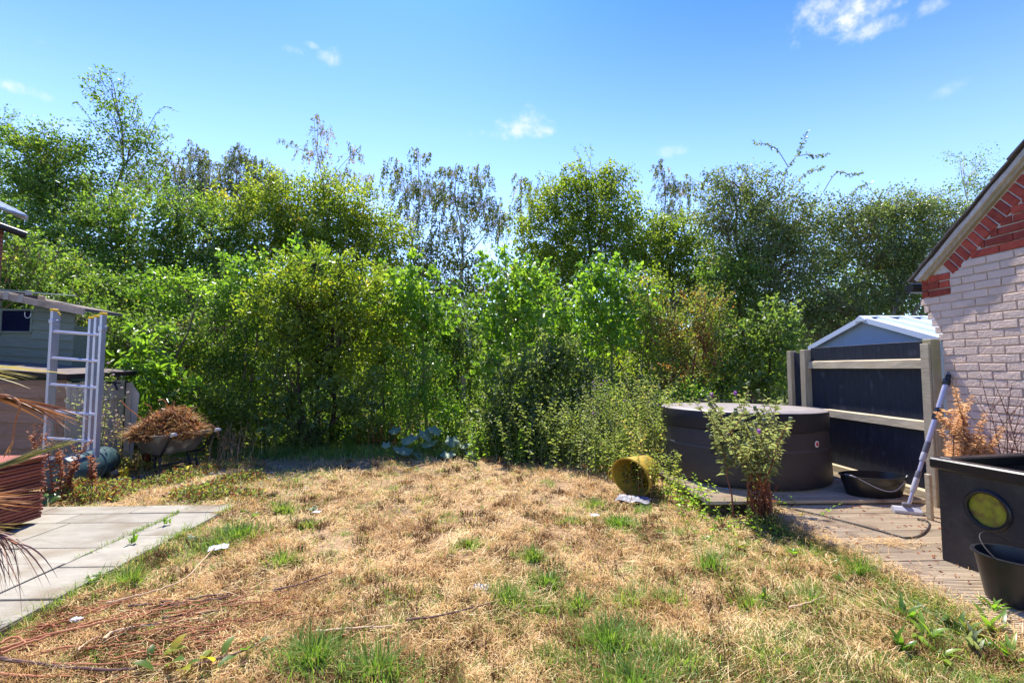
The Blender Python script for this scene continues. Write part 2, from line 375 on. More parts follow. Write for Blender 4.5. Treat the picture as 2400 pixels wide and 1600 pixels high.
leafmat('straw', [(0, (0.134, 0.060, 0.020)), (.22, (0.309, 0.165, 0.056)), (.45, (0.536, 0.339, 0.132)), (.7, (0.680, 0.483, 0.212)), (1, (0.824, 0.668, 0.367))], trans=.30, rough=.6, spec=.25, tint=(.70, .64, .5))
leafmat('tussock', [(0, (.055, .026, .010)), (.4, (.14, .07, .025)), (.75, (.30, .165, .06)), (1, (.46, .29, .12))], trans=.15, rough=.7, spec=.15, tint=(.7, .6, .45))
leafmat('grass', [(0, (.105, .20, .03)), (.4, (.165, .29, .045)), (.75, (.27, .34, .075)), (1, (.44, .39, .15))], trans=.45, rough=.45, spec=.4, tint=(.85, .85, .45))
leafmat('foliage_mid', [(0, (0.062, 0.118, 0.022)), (.45, (0.107, 0.191, 0.034)), (.8, (0.187, 0.267, 0.045)), (1, (0.356, 0.300, 0.065))])
leafmat('foliage_yellow', [(0, (0.086, 0.137, 0.017)), (.45, (0.165, 0.237, 0.025)), (.8, (0.258, 0.309, 0.034)), (1, (0.429, 0.331, 0.047))])
leafmat('foliage_grey', [(0, (0.072, 0.112, 0.036)), (.5, (0.128, 0.178, 0.057)), (.85, (0.200, 0.253, 0.085)), (1, (0.325, 0.299, 0.113))], rough=.36, spec=.6, trans=.46)
leafmat('foliage_dark', [(0, (0.066, 0.114, 0.029)), (.5, (0.108, 0.174, 0.041)), (1, (0.180, 0.240, 0.057))], rough=.4)
leafmat('foliage_bright', [(0, (0.088, 0.172, 0.021)), (.5, (0.132, 0.254, 0.030)), (1, (0.246, 0.359, 0.041))], rough=.33, spec=.6, trans=.52)
leafmat('foliage_birch', [(0, (0.074, 0.102, 0.024)), (.5, (0.124, 0.161, 0.041)), (.85, (0.198, 0.206, 0.058)), (1, (0.363, 0.215, 0.076))], trans=.46)
leafmat('foliage_red', [(0, (0.091, 0.132, 0.027)), (.4, (0.139, 0.205, 0.038)), (.7, (0.214, 0.172, 0.050)), (1, (0.321, 0.100, 0.038))])
leafmat('foliage_weed', [(0, (0.099, 0.141, 0.043)), (.5, (0.161, 0.216, 0.064)), (.85, (0.245, 0.289, 0.093)), (1, (0.391, 0.327, 0.119))], trans=.48)
leafmat('foliage_thistle', [(0, (0.138, 0.172, 0.092)), (.5, (0.230, 0.270, 0.149)), (1, (0.345, 0.380, 0.218))], trans=.40, rough=.5)
leafmat('foliage_rust', [(0, (.17, .055, .022)), (.5, (.30, .11, .045)), (1, (.42, .21, .10))], trans=.3, rough=.6, tint=(.8, .7, .5))
leafmat('foliage_conifer', [(0, (.48, .28, .15)), (.5, (.66, .43, .265)), (1, (.80, .62, .44))], trans=.35, rough=.6, tint=(.75, .65, .5))
leafmat('foliage_squash', [(0, (.10, .17, .085)), (.5, (.14, .22, .12)), (1, (.19, .28, .16))], trans=.22, rough=.55)
leafmat('frond_brown', [(0, (.13, .05, .022)), (.5, (.28, .115, .04)), (1, (.44, .24, .10))], trans=.25, rough=.5, tint=(.75, .65, .5))
leafmat('frond_yellow', [(0, (.25, .24, .06)), (.5, (.44, .38, .12)), (1, (.60, .52, .24))], trans=.3, rough=.5, tint=(.75, .7, .5))
leafmat('frond_purple', [(0, (.10, .035, .035)), (.5, (.20, .09, .07)), (1, (.30, .19, .10))], trans=.2, rough=.45, tint=(.75, .65, .5))

# ------------------------------------------------------------------ ground, patio, deck
def hgt(x, y):                          # gentle bumps of the lawn
    return .018*np.sin(1.7*x+.6)*np.cos(1.3*y)+.012*np.sin(4.1*x-1.3*y)+.008*np.sin(7.3*y+2.9*x)-.004
m = MB(); m.add([(-400, -200, -.09), (400, -200, -.09), (400, 900, -.09), (-400, 900, -.09)], [(0, 1, 2, 3)])
tag(m.build('ground', 'field'), kind='structure')
nx, ny = 110, 140
xs = np.linspace(-9, 7.5, nx); ys = np.linspace(.8, 20, ny); XX, YY = np.meshgrid(xs, ys)
ZZ = hgt(XX, YY); ZZ = np.where((XX < -2.74) & (YY < 4.9), -.03, ZZ); ZZ = np.where((XX > 2.72) & (YY < 7.2), -.03, ZZ); ZZ = np.where((XX > 2.2) & (YY > 4.72) & (YY < 7.2), -.03, ZZ)
idx = np.arange(nx*ny).reshape(ny, nx)
q = np.stack([idx[:-1, :-1], idx[:-1, 1:], idx[1:, 1:], idx[1:, :-1]], -1).reshape(-1, 4)
tag(link('lawn', mesh_from('lawn', np.stack([XX, YY, ZZ], -1), [q], 'soil', smooth=True)), kind='structure')

# patio of sandstone slabs in rows; the rightmost column is a single border row
patio = MB().box(-7.5, .9, -.04, -2.72, 4.85, .012).build('patio', 'bedding'); tag(patio, kind='structure')
def slab(x0, y0, x1, y1, z=.030):
    j = .006; dz = R.uniform(-.003, .003); t = R.uniform(-.004, .004, 2)
    b = MB().box(x0+j, y0+j, -.005, x1-j, y1-j, z+dz, ch=.004)
    V = [(v[0], v[1], v[2]+(v[0]-x0)*t[0]+(v[1]-y0)*t[1]) for v in b.V]; b.V = V
    b.build('slab', 'slab', patio)
yb = [4.85]
for w in (.30, .62, .42, .62, .30, .62, .42, .62): yb.append(yb[-1]-w)
y = 4.60
slab(-3.62, 4.60, -2.72, 4.85); slab(-4.5, 4.60, -3.62, 4.85); slab(-5.4, 4.6, -4.5, 4.85); slab(-6.3, 4.6, -5.4, 4.85)
for a, b_ in ((4.60, 3.98), (3.98, 3.36), (3.36, 2.90), (2.90, 2.28), (2.28, 1.66), (1.66, .95)): slab(-3.14, b_, -2.72, a)
rows = [(4.60, 4.32), (4.32, 3.72), (3.72, 3.42), (3.42, 2.82), (2.82, 2.52), (2.52, 1.92), (1.92, 1.32), (1.32, .95)]
for i, (a, b_) in enumerate(rows):
    x = -3.14; wid = [[.92, .62, .92, .62], [.78, .92, .62, .92], [.62, .62, .92, .62], [1.02, .62, .92, .8]][i % 4]
    for w in wid+[.9]: slab(x-w, b_, x, a); x -= w

# deck: grooved boards along X, a lower level and, under the tub, an upper one
deck = MB().box(2.75, 1.0, -.04, 4.40, 4.70, .045).build('deck', 'joist'); tag(deck, kind='structure')
def groove_board(y0, y1, x0, x1, z, th=.028, ng=8):
    prof = [(y0, z-th)]; w = (y1-y0)/ng; g = .006
    for i in range(ng):
        a = y0+i*w; prof += [(a+.002, z-g if i else z-.006), (a+.004, z), (a+w-.007, z), (a+w-.005, z-g)]
    prof += [(y1, z-th)]
    V = [(x, p[0], p[1]+dz) for x, dz in ((x0, R.uniform(-.003, .003)), (x1, R.uniform(-.003, .003))) for p in prof]; n = len(prof)
    F = [(i, n+i, n+i+1, i+1) for i in range(n-1)]+[tuple(range(n)), tuple(range(n, 2*n))[::-1]]
    return MB().add(V, F)
y = 4.70
while y > 1.05:
    groove_board(y-.144, y, 2.66+R.uniform(-.03, .03), 4.40, .08+R.uniform(-.002, .002)).build('board', 'deck_wood', deck); y -= .150
MB().box(2.15, 4.74, -.04, 4.36, 7.2, .085).build('deck_frame', 'joist', deck)
y = 7.2
while y > 4.75:
    groove_board(y-.144, y, 2.10+R.uniform(-.02, .02), 4.37, .125+R.uniform(-.002, .002)).build('board', 'deck_wood', deck); y -= .150
MB().box(2.10, 4.702, .082, 4.37, 4.728, .118, ch=.003).build('riser_board', 'deck_wood', deck)

# ------------------------------------------------------------------ brick garage on the right
WX = 4.45                               # wall face
gar = empty('brick_garage', (WX, 3, 0), 'painted brick garage end wall with red brick gable and steep tiled roof', 'garage')
EY, EH, SL = 4.69, 2.40, .85           # eave corner and rake slope
def rake(y): return EH+(EY-y)*SL
def corner(h): return 4.545+min(max((h-1.74)/.075, 0)//1+ (1 if h > 1.74 else 0), 6)*.035
core = MB()
core.prism([(-3.0, -.05), (4.53, -.05), (4.53, 1.76), (4.72, 2.19), (-3.0, 2.19)], 0, WX+.009, WX+.30)
core.V = [(x-.004 if x < WX+.1 else x, y, z) for x, y, z in core.V]; core.build('wall', 'paint_mortar', gar)
MB().prism([(4.67, 2.191), (4.67, 2.36), (1.0, rake(1.0)-.03), (-3.0, rake(1.0)-.03), (-3.0, 2.191)], 0, WX+.009, WX+.28).build('gable', 'mortar', gar)
def brick_mesh(w, h, d, ch, seed):
    rr = np.random.default_rng(seed); j = lambda: rr.uniform(-.0035, .0035)
    V = [(0, -w/2+j(), -h/2+j()), (0, w/2+j(), -h/2+j()), (0, w/2+j(), h/2+j()), (0, -w/2+j(), h/2+j())]
    fr = [(-ch*rr.uniform(.8, 1.3), y_*(1-ch*2/w), z_*(1-ch*2/h)) for _, y_, z_ in V]
    bk = [(d, y_, z_) for _, y_, z_ in V]
    F = [(4, 5, 6, 7)]+[(i, (i+1) % 4, 4+(i+1) % 4, 4+i) for i in range(4)]+[(8+i, 8+(i+1) % 4, (i+1) % 4, i) for i in range(4)]
    return V+fr+bk, F
BM = {}
def brick(y0, y1, h, mat, hh=.064, seed=None):
    w = round((y1-y0-.010)/.005)*.005; seed = int(R.integers(0, 5)) if seed is None else seed
    key = (w, hh, mat, seed)
    if key not in BM:
        V, F = brick_mesh(w, hh, .03, .0035, hash(key[:2]) % 1000+seed*77); me = bpy.data.meshes.new('brick'); me.from_pydata(V, [], F); me.materials.append(MATS[mat]); BM[key] = me
    o = link('brick', BM[key], gar); o.location = (R.uniform(-.002, .003)-.0015, (y0+y1)/2-3, h+R.uniform(-.0015, .0015))
    o.rotation_euler = (R.uniform(-.006, .006), R.uniform(-.02, .02), R.uniform(-.012, .012))
    return o
rest = MB(); k = 0
h = .0375
while h < 4.2:
    yc = corner(h) if h < 2.2 else (4.735 if h < 2.43 else 9)
    top = EY-(h+.033+.245-EH)/SL        # stay below the row of bricks on edge
    y1 = min(yc, top if h > 2.38 else yc)
    y0 = y1; off = (k % 2)*.1125; first = True
    grid0 = 4.545-off                    # brick joints on a regular grid
    edges = [y1]; g = grid0+.45
    while g > -2.9:
        if g < y1-.045: edges.append(g)
        g -= .225
    for a, b_ in zip(edges[:-1], edges[1:]):
        if a-b_ < .03: continue
        mid = (a+b_)/2
        red = (h > 2.50) or (2.2 < h < 2.43 and mid > 4.44)
        if a > 3.60 and h > .60:
            if 2.2 < h < 2.43 and b_ < 4.44 < a and a-4.44 > .05:
                brick(4.44, a, h, 'red_brick'); brick(b_, 4.44, h, 'paint_brick') if 4.44-b_ > .05 else None
            else: brick(b_, a, h, 'red_brick' if red else 'paint_brick')
        elif b_ > 1.6 and not red and h < 2.5:
            rest.box(WX-.002, b_+.005, h-.032, WX+.03, a-.005, h+.032)
    h += .075; k += 1
tag(rest.build('brickwork', 'paint_brick', gar), kind='stuff')
# bricks on edge under the verge, verge mortar, roof and tiles
al = math.atan(SL); s = .06
Vb, Fb = brick_mesh(.066, .150, .03, .005, 5); vme = bpy.data.meshes.new('brick'); vme.from_pydata(Vb, [], Fb); vme.materials.append(MATS['red_brick'])
while s < 2.6:
    y_, h_ = EY-.02-s*math.cos(al)-.125*math.sin(al), EH+s*math.sin(al)-.125*math.cos(al)
    if h_ > 2.42:
        o = link('brick', vme, gar); o.location = (-.003+R.uniform(-.002, .002), y_-3, h_); o.rotation_euler = (-al+R.uniform(-.02, .02), 0, 0)
    s += .080
def rk(s_, p): return (EY-s_*math.cos(al)-p*math.sin(al)*-1, EH+s_*math.sin(al)+p*math.cos(al))   # along the rake, p = up from it
vp = []
for i in range(27):
    s_ = -.06+i*.15; vp.append(rk(s_, .034+.006*math.sin(i*2.1)))
poly = [rk(-.06, -.008), *vp, rk(-.06+26*.15, -.008)]
MB().prism(poly, 0, WX-.055, WX+.1).build('verge', 'verge', gar)
MB().prism([rk(-.02, -.045), rk(-.02, -.010), rk(3.8, -.010), rk(3.8, -.045)], 0, WX-.03, WX+.05).build('verge_board', 'post_wood', gar)
roof = MB().prism([rk(-.1, .042), rk(-.1, .055), rk(3.9, .055), rk(3.9, .042)], 0, WX-.04, WX+4).build('roof', 'tile', gar)
for i in range(20):
    s_ = -.12+i*.19
    for jx in range(3):
        x0 = WX-.075+R.uniform(-.008, .008)+jx*.265
        MB().prism([rk(s_, .056), rk(s_, .072+R.uniform(0, .010)), rk(s_+.25, .064), rk(s_+.25, .054)], 0, x0, x0+.262).build('roof_tile', 'tile', roof)
MB().tube([(WX-.02, 4.86, 2.31), (WX+3, 4.86, 2.31)], .055, 10).build('gutter', 'gutter', gar, smooth=True)

# ------------------------------------------------------------------ fence
fen = empty('fence', (4.44, 5.6, 0), 'black boarded fence panel with pale timber rails and posts', 'fence')
y = 4.685
while y < 6.44:
    w = .125; z1 = 1.735+R.uniform(-.004, .004)
    M = Matrix.Translation((4.452, y+w/2, 0)) @ Matrix.Rotation(R.uniform(.02, .05), 4, 'Z')
    MB().box(-.006, -w/2, .12, .006, min(w/2+.012, 6.46-y-w/2), z1, M=M, ch=.002).build('board', 'black_paint', fen); y += w
def rail(h, dz):
    b = MB(); ys_ = np.linspace(4.685, 6.455, 9); V = []
    for i, y_ in enumerate(ys_):
        e = R.uniform(-.004, .004, 2)
        for x_, z_ in ((4.392, h-dz/2-.008), (4.438, h-dz/2), (4.438, h+dz/2), (4.398+e[0], h+dz/2-.014+e[1])): V.append((x_, y_, z_))
    F = [(i*4+j, i*4+(j+1) % 4, i*4+4+(j+1) % 4, i*4+4+j) for i in range(8) for j in range(4)]+[(0, 1, 2, 3), (32, 35, 34, 33)]
    return b.add(V, F).build('rail', 'rail_wood', fen)
rail(1.505, .095); rail(.865, .09); rail(.16, .085)
for x0, y0, x1, y1, z in ((4.362, 4.575, 4.462, 4.675, 1.745), (4.36, 6.465, 4.46, 6.57, 1.715), (4.40, 6.83, 4.50, 6.93, 1.71)):
    MB().box(x0, y0, -.05, x1, y1, z, ch=.006).build('post', 'post_wood', fen)
MB().box(4.335, 4.58, -.02, 4.358, 4.672, 1.70, ch=.003).build('post_batten', 'rail_wood', fen)
MB().box(4.445, 6.575, .1, 4.465, 6.82, 1.68).build('end_board', 'black_paint', fen)

# ------------------------------------------------------------------ white metal shed behind the fence
shd = empty('metal_shed', (4.9, 6.1, 0), 'white ribbed metal shed roof with blue grey gable behind the fence', 'shed')
SR, SE, SX = 2.13, 1.78, 4.9
ry = 6.1; hw = 1.06
for y0, y1 in ((ry-hw+.06, ry-.32), (ry-.318, ry+.42), (ry+.422, ry+hw-.06)):
    f = lambda y_: SR-.03-(SR-SE)*abs(y_-ry)/hw
    poly = [(y0, .0), (y1, .0), (y1, f(y1))]+([(ry, f(ry))] if y0 < ry < y1 else [])+[(y0, f(y0))]
    MB().prism(poly, 0, SX+.06+R.uniform(0, .006), SX+.08).build('gable_panel', 'grey_panel', shd)
MB().box(SX+.1, ry-hw+.08, 0, SX+2.4, ry+hw-.08, SE-.02).build('shed_body', 'grey_panel', shd)
for sg in (-1, 1):
    e = ry+sg*hw; sl = (SR-SE)/hw
    MB().prism([(ry, SR), (ry, SR-.015), (e, SE-.015), (e, SE)], 0, SX, SX+2.5).build('roof_sheet', 'white_metal', shd)
    MB().prism([(ry+sg*.002, SR+.014), (ry+sg*.002, SR-.055), (e, SE-.055), (e, SE+.014)], 0, SX-.012, SX+.018).build('barge_trim', 'white_metal', shd)
    for i in range(8):
        x0 = SX+.16+i*.30
        MB().prism([(ry+sg*.06, SR+.045-.06*sl), (ry+sg*.06, SR+.001-.06*sl), (e, SE+.001), (e, SE+.045)], 0, x0, x0+.07).build('roof_rib', 'white_metal', shd)
MB().prism([(ry-.09, SR-.03), (ry, SR+.028), (ry+.09, SR-.03), (ry+.09, SR-.05), (ry-.09, SR-.05)], 0, SX-.03, SX+.10).build('ridge_cap', 'white_metal', shd)
MB().prism([(ry-.06, SR+.01), (ry, SR+.03), (ry+.06, SR+.01), (ry+.06, SR-.0), (ry-.06, SR)], 0, SX+.102, SX+2.5).build('ridge', 'white_metal', shd)

# ------------------------------------------------------------------ hot tub
TC = np.array([3.15, 5.93, .128])
tub = empty('hot_tub', TC, 'round black inflatable hot tub with flat grey topped lid', 'hot tub')
MB().lathe(TC, [(1.00, 0), (1.075, .02), (1.085, .06), (1.075, .25), (1.062, .40), (1.055, .56), (1.04, .62), (.98, .66)], 64).build('body', 'tub_vinyl', tub, smooth=True)
MB().lathe(TC, [(1.058, .405), (1.068, .408), (1.066, .428), (1.057, .432)], 64).build('seam_band', 'tub_band', tub, smooth=True)
LT = Matrix.Rotation(math.radians(-.8), 4, 'X') @ Matrix.Rotation(math.radians(.4), 4, 'Y')
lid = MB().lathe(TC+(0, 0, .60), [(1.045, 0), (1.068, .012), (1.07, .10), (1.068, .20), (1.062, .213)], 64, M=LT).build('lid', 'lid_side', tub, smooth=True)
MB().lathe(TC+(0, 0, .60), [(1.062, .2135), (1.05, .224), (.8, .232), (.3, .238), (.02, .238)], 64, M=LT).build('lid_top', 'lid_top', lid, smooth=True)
for px, y_ in ((1640, 5.05),):
    c = W(px, 1020, 4.98); a = math.atan2(c[0]-TC[0], TC[1]-c[1])
    for (z0, z1, r_, w) in ((.44, .62, 1.085, .022), (.36, .45, 1.09, .03)):
        M = Matrix.Translation(TC) @ Matrix.Rotation(a, 4, 'Z')
        MB().box(-w, -r_-.008, z0, w, -r_+.012, z1, M=M, ch=.004).build('strap' if z0 > .4 else 'buckle', 'lid_side', tub)
a = math.radians(-66); bp = TC+np.array([1.063*math.cos(a), 1.063*math.sin(a), .49])
bd = MB(); M = Matrix.Translation(TC+(1.063*math.cos(a), 1.063*math.sin(a), bp[2]-TC[2])) @ Matrix.Rotation(a, 4, 'Z') @ Matrix.Rotation(math.pi/2, 4, 'Y')
bdg = MB().lathe((0, 0, 0), [(.036, 0), (.034, .004), (.01, .005)], 20).V
b1 = MB().lathe((0, 0, 0), [(.036, 0), (.036, .006), (.001, .007)], 20); b1.V = [M @ Vector(v) for v in b1.V]; bdo = b1.build('badge', 'badge_white', tub)
b2 = MB().lathe((0, 0, 0), [(.024, .0075), (.023, .0095), (.001, .0098)], 16); b2.V = [M @ Vector(v) for v in b2.V]; b2.build('emblem', 'badge_red', bdo)
# brush lying on the lid
c0, c1, c2 = W(1634, 948, 6.5), W(1680, 950, 6.35), W(1765, 949, 6.45); zl = TC[2]+.857
br = empty('pool_brush', (c1[0], c1[1], zl), 'thin black brush lying across the far edge of the tub lid', 'brush')
MB().tube([(c0[0], c0[1], zl+.012), (c1[0]-.08, c1[1], zl+.016), (c1[0], c1[1], zl+.02)], [.012, .02, .012], 8).build('grip', 'black_plastic', br, smooth=True)
MB().tube([(c1[0], c1[1], zl+.02), (c2[0], c2[1], zl+.012)], .007, 6).build('handle', 'black_plastic', br)
MB().box(c2[0]-.02, c2[1]-.03, zl+.003, c2[0]+.16, c2[1]+.03, zl+.024, ch=.004).build('brush_head', 'black_plastic', br)

# ------------------------------------------------------------------ black water tank with a round window
TK = np.array([3.205, 3.36, .082]); ta = math.radians(-10)     # far left corner; near end swings right
MT = Matrix.Translation(TK) @ Matrix.Rotation(-ta, 4, 'Z')     # local x to the right, local y away from the camera
tank = empty('water_tank', TK, 'large black plastic water tank with thick rim and round green window', 'tank')
TL, TW, TH = 1.30, .95, .70
def tbox(mb, *a, **k): return mb.box(*a, M=MT, **k)
b = MB(); hy, hz, hr, hs_ = -.285, .43, .112, .262     # window hole on the left face (plane x=0)
n = 32; ring = [(0, hy+hr*math.cos(2*math.pi*i/n), hz+hr*math.sin(2*math.pi*i/n)) for i in range(n)]
sq = []
for i in range(n):
    a = 2*math.pi*i/n; c, s_ = math.cos(a), math.sin(a); t = hs_/max(abs(c), abs(s_))
    sq.append((0, hy+min(max(t*c, -.9), .40)*1.0, min(max(hz+t*s_, 0), TH)))
V = [MT @ Vector(v) for v in ring+sq]+[MT @ Vector((.03, v[1], v[2])) for v in ring]
F = [(i, (i+1) % n, n+(i+1) % n, n+i) for i in range(n)]+[(2*n+i, 2*n+(i+1) % n, (i+1) % n, i) for i in range(n)]
b.add(V, F)
y_lo, y_hi, zlo, zhi = hy-hs_, hy+hs_, hz-hs_, hz+hs_
for (ya, yb_, za, zb) in ((-TL, y_lo, 0, TH), (y_hi, 0, 0, TH), (y_lo, y_hi, 0, zlo), (y_lo, y_hi, zhi, TH)):
    if yb_-ya > .001 and zb-za > .001: tbox(b, 0, ya, za, .03, yb_, zb)
tbox(b, .031, -.03, 0, TW, 0, TH); tbox(b, .031, -TL, 0, TW, -TL+.03, TH); tbox(b, TW-.03, -TL+.031, 0, TW, -.031, TH); tbox(b, .031, -TL+.031, 0, TW-.031, -.031, .03)
body = b.build('body', 'tank_plastic', tank)
b = MB()
for (x0, y0, x1, y1) in ((-.035, -TL-.03, .055, .035), (TW-.05, -TL-.03, TW+.035, .035)): tbox(b, x0, y0, TH-.055, x1, y1, TH+.02, ch=.01)
for (x0, y0, x1, y1) in ((.056, -.05, TW-.051, .035), (.056, -TL-.03, TW-.051, -TL+.05)): tbox(b, x0, y0, TH-.055, x1, y1, TH+.019, ch=.01)
b.build('rim', 'black_plastic', tank)
Mw = MT @ Matrix.Translation((0, hy, hz)) @ Matrix.Rotation(-math.pi/2, 4, 'Y')
wb = MB(); prof = [(.107, -.012), (.107, .014), (.124, .018), (.131, .011), (.131, -.002), (.126, -.004)]
for i in range(36):
    for r_, z_ in prof: wb.V.append(tuple(Mw @ Vector((r_*math.cos(2*math.pi*i/36), r_*math.sin(2*math.pi*i/36), z_))))
np_ = len(prof); wb.F = [(i*np_+j, ((i+1) % 36)*np_+j, ((i+1) % 36)*np_+(j+1) % np_, i*np_+(j+1) % np_) for i in range(36) for j in range(np_)]
wf = wb.build('window_ring', 'black_plastic', tank, smooth=True)
p = MB(); p.V = [tuple(Mw @ Vector((0.108*math.cos(2*math.pi*i/36), 0.108*math.sin(2*math.pi*i/36), zz))) for zz in (-.004, -.012) for i in range(36)]
p.F = [tuple(range(36)), tuple(range(71, 35, -1))]+[(i, (i+1) % 36, 36+(i+1) % 36, 36+i) for i in range(36)]
p.build('pane', 'algae_pane', wf)
w = MB(); tbox(w, .032, -TL+.032, .03, TW-.032, -.032, .5); w.build('water', 'dark_glass', tank)
# pale slat standing between tank and fence post
sq_ = G(2177, 1219, .082); sl = MB().box(sq_[0]+.025, sq_[1], .082, sq_[0]+.055, sq_[1]+.05, W(2175, 1112, sq_[1])[2], ch=.004).build('timber_slat', 'rail_wood', loc=sq_); tag(sl, 'short pale timber slat standing against the far end of the tank', 'slat')

# ------------------------------------------------------------------ buckets
def bucket_profile(rb, rt, h, t=.006): return [(rb-.01, 0), (rb, .008), (rt, h-.01), (rt+.014, h-.006), (rt+.014, h), (rt-t, h+.002), (rt-t-.004, h-.012), (rb-t, .015), (.001, .014)]
BC = np.array([3.05, 2.76, .082])
bk = empty('bucket', BC, 'black plastic builders bucket with its handle resting on the tank', 'bucket')
MB().lathe(BC, bucket_profile(.128, .168, .27), 40).build('body', 'black_plastic', bk, smooth=True)
hp = []
for i in range(17):
    a = math.pi*i/16; v = Vector((.180*math.cos(a), 0, .180*math.sin(a)*.92)); v = Matrix.Rotation(math.radians(-52), 3, 'X') @ v; v = Matrix.Rotation(math.radians(25), 3, 'Z') @ v
    hp.append(np.array(v)+BC+(0, 0, .255))
MB().tube(hp, .0035, 6).build('handle', 'cable', bk, smooth=True)
TB = G(2056, 1181, .082)+np.array([.13, .19, 0])
tg = empty('trug', TB, 'low wide black flexible trug with thin rope handle in front of the fence', 'trug')
MB().lathe(TB, bucket_profile(.25, .315, .25), 44, sx=1.05, sy=.62).build('body', 'black_plastic', tg, smooth=True)
hp = [TB+(-.32+.0*i, -.02, .262) for i in range(1)]
for i in range(15):
    t = i/14; hp.append(TB+(-.30+.58*t, -.10-.12*math.sin(t*math.pi), .262-.13*math.sin(t*math.pi)**1.2*(1 if t < .75 else 1)+.0*t))
MB().tube(hp, .0045, 6).build('handle', 'collar_grey', tg, smooth=True)
YB = G(1512, 1168)+np.array([0, .18, 0])
yt = empty('yellow_trug', YB, 'yellow flexible plastic trug lying tipped on its side in the weeds', 'trug')
My = Matrix.Translation((YB[0]-.0, YB[1], YB[2]+.245)) @ Matrix.Rotation(math.radians(40), 4, 'Z') @ Matrix.Rotation(math.radians(-98), 4, 'Y') @ Matrix.Translation((0, 0, -.17))
lb = MB().lathe((0, 0, 0), [(.14, 0), (.155, .01), (.175, .10), (.195, .19), (.212, .28), (.222, .34), (.234, .345), (.234, .352), (.214, .352), (.205, .28), (.168, .10), (.145, .015), (.001, .012)], 40, sy=1.0)
My = My @ Matrix.Scale(.86, 4); lb.V = [tuple(My @ Vector((1.22*v[0]*(1-.06*v[2]/.35), 1.15*v[1]*(1+.10*v[2]/.35), 1.2*v[2]+(.10*v[0] if v[2] > .2 else 0)))) for v in lb.V]
lb.build('body', 'yellow_tub', yt, smooth=True)
for sg in (-1, 1):
    pts = [tuple(My @ Vector((.05*math.cos(a)*1.3, sg*(.29+.035*math.sin(a)), .40+.055*math.sin(a)))) for a in np.linspace(0, math.pi, 9)]
    MB().tube(pts, .010, 8).build('handle', 'yellow_tub', yt, smooth=True)

# ------------------------------------------------------------------ telescopic pole with brush head, leaning on the wall
pb = G(2126, 1196, .10); dr_ = ray(2224, 878); pt = W(2224, 878, 4.412*dr_[1]/dr_[0])
pol = empty('pond_vacuum_pole', (pb[0], pb[1], .082), 'grey telescopic vacuum pole with floor head leaning on the white wall', 'vacuum pole')
def on(t): return pb+(pt-pb)*t
for t0, t1, r_, mt, nm in ((.05, .20, .013, 'pole_grey', 'tube'), (.14, .235, .020, 'collar_grey', 'collar'), (.235, .285, .019, 'joint_grey', 'joint'), (.285, .40, .014, 'pole_grey', 'tube'),
                           (.36, .42, .021, 'collar_grey', 'collar'), (.42, .50, .020, 'joint_grey', 'joint'), (.50, .665, .019, 'pole_grey', 'tube'), (.665, .75, .024, 'black_plastic', 'joint'),
                           (.75, .925, .019, 'pole_grey', 'tube'), (.925, .965, .025, 'black_plastic', 'collar'), (.965, 1.0, .017, 'black_plastic', 'nozzle')):
    MB().tube([on(t0), on(t0+(t1-t0)*.12), on(t1-(t1-t0)*.12), on(t1)], [r_*1.1, r_*1.2, r_*1.2, r_*1.1], 14).build(nm, mt, pol, smooth=True)
MB().tube([on(.985), on(1.0)+np.array([0, 0, .03])], [.016, .010], 10).build('tip', 'joint_grey', pol)
Mh = Matrix.Translation((pb[0]-.015, pb[1]-.01, .092)) @ Matrix.Rotation(math.radians(-24), 4, 'Z')
hd = MB().prism([(-.05, -.008), (.05, -.008), (.046, .022), (.018, .046), (-.02, .046), (-.05, .018)], 0, -.105, .105); hd.V = [Mh @ Vector(v) for v in hd.V]
hd.build('floor_head', 'collar_grey', pol)
MB().box(-.03, -.025, .04, .03, .025, .085, M=Mh, ch=.008).build('swivel', 'joint_grey', pol)
br_ = MB()
for i in range(60):
    x = R.uniform(-.10, .16); p0 = Mh @ Vector((x, R.uniform(-.03, .03), .012)); p1 = Mh @ Vector((x+R.uniform(.02, .06), R.uniform(-.06, .05), -.008)); br_.tube([p0, p1], .002, 3)
br_.build('bristles', 'joint_grey', pol)
# cable over the deck
pts = [G(*p, .09) for p in ((1815, 1180), (1850, 1190), (1900, 1201), (1960, 1216), (2030, 1234), (2090, 1251), (2125, 1260), (2155, 1255), (2172, 1242), (2179, 1228), (2172, 1220), (2150, 1216))]
from mathutils.geometry import interpolate_bezier
def smooth_path(P, k=5):
    P = np.array(P, float); out = []
    for i in range(len(P)-1):
        p0, p1, p2, p3 = P[max(i-1, 0)], P[i], P[i+1], P[min(i+2, len(P)-1)]
        for t in np.arange(k)/k: out.append(.5*((2*p1)+(-p0+p2)*t+(2*p0-5*p1+4*p2-p3)*t*t+(-p0+3*p1-3*p2+p3)*t**3))
    out.append(P[-1]); return np.array(out)
tag(MB().tube(smooth_path(pts), .0075, 6).build('hose', 'cable', loc=pts[4], smooth=True), 'thin black hose curving across the lower deck boards', 'hose')

# distances corrected for the slight turn of the view
for o_, dy in ((gar, -.145), (fen, -.145), (shd, -.16), (tub, -.10), (br, -.05), (tank, -.105), (bk, -.10), (deck, -.11), (patio, .09)):
    o_.location.y += dy
tub.scale = (.90, .90, 1.0); tub.location.x -= .02

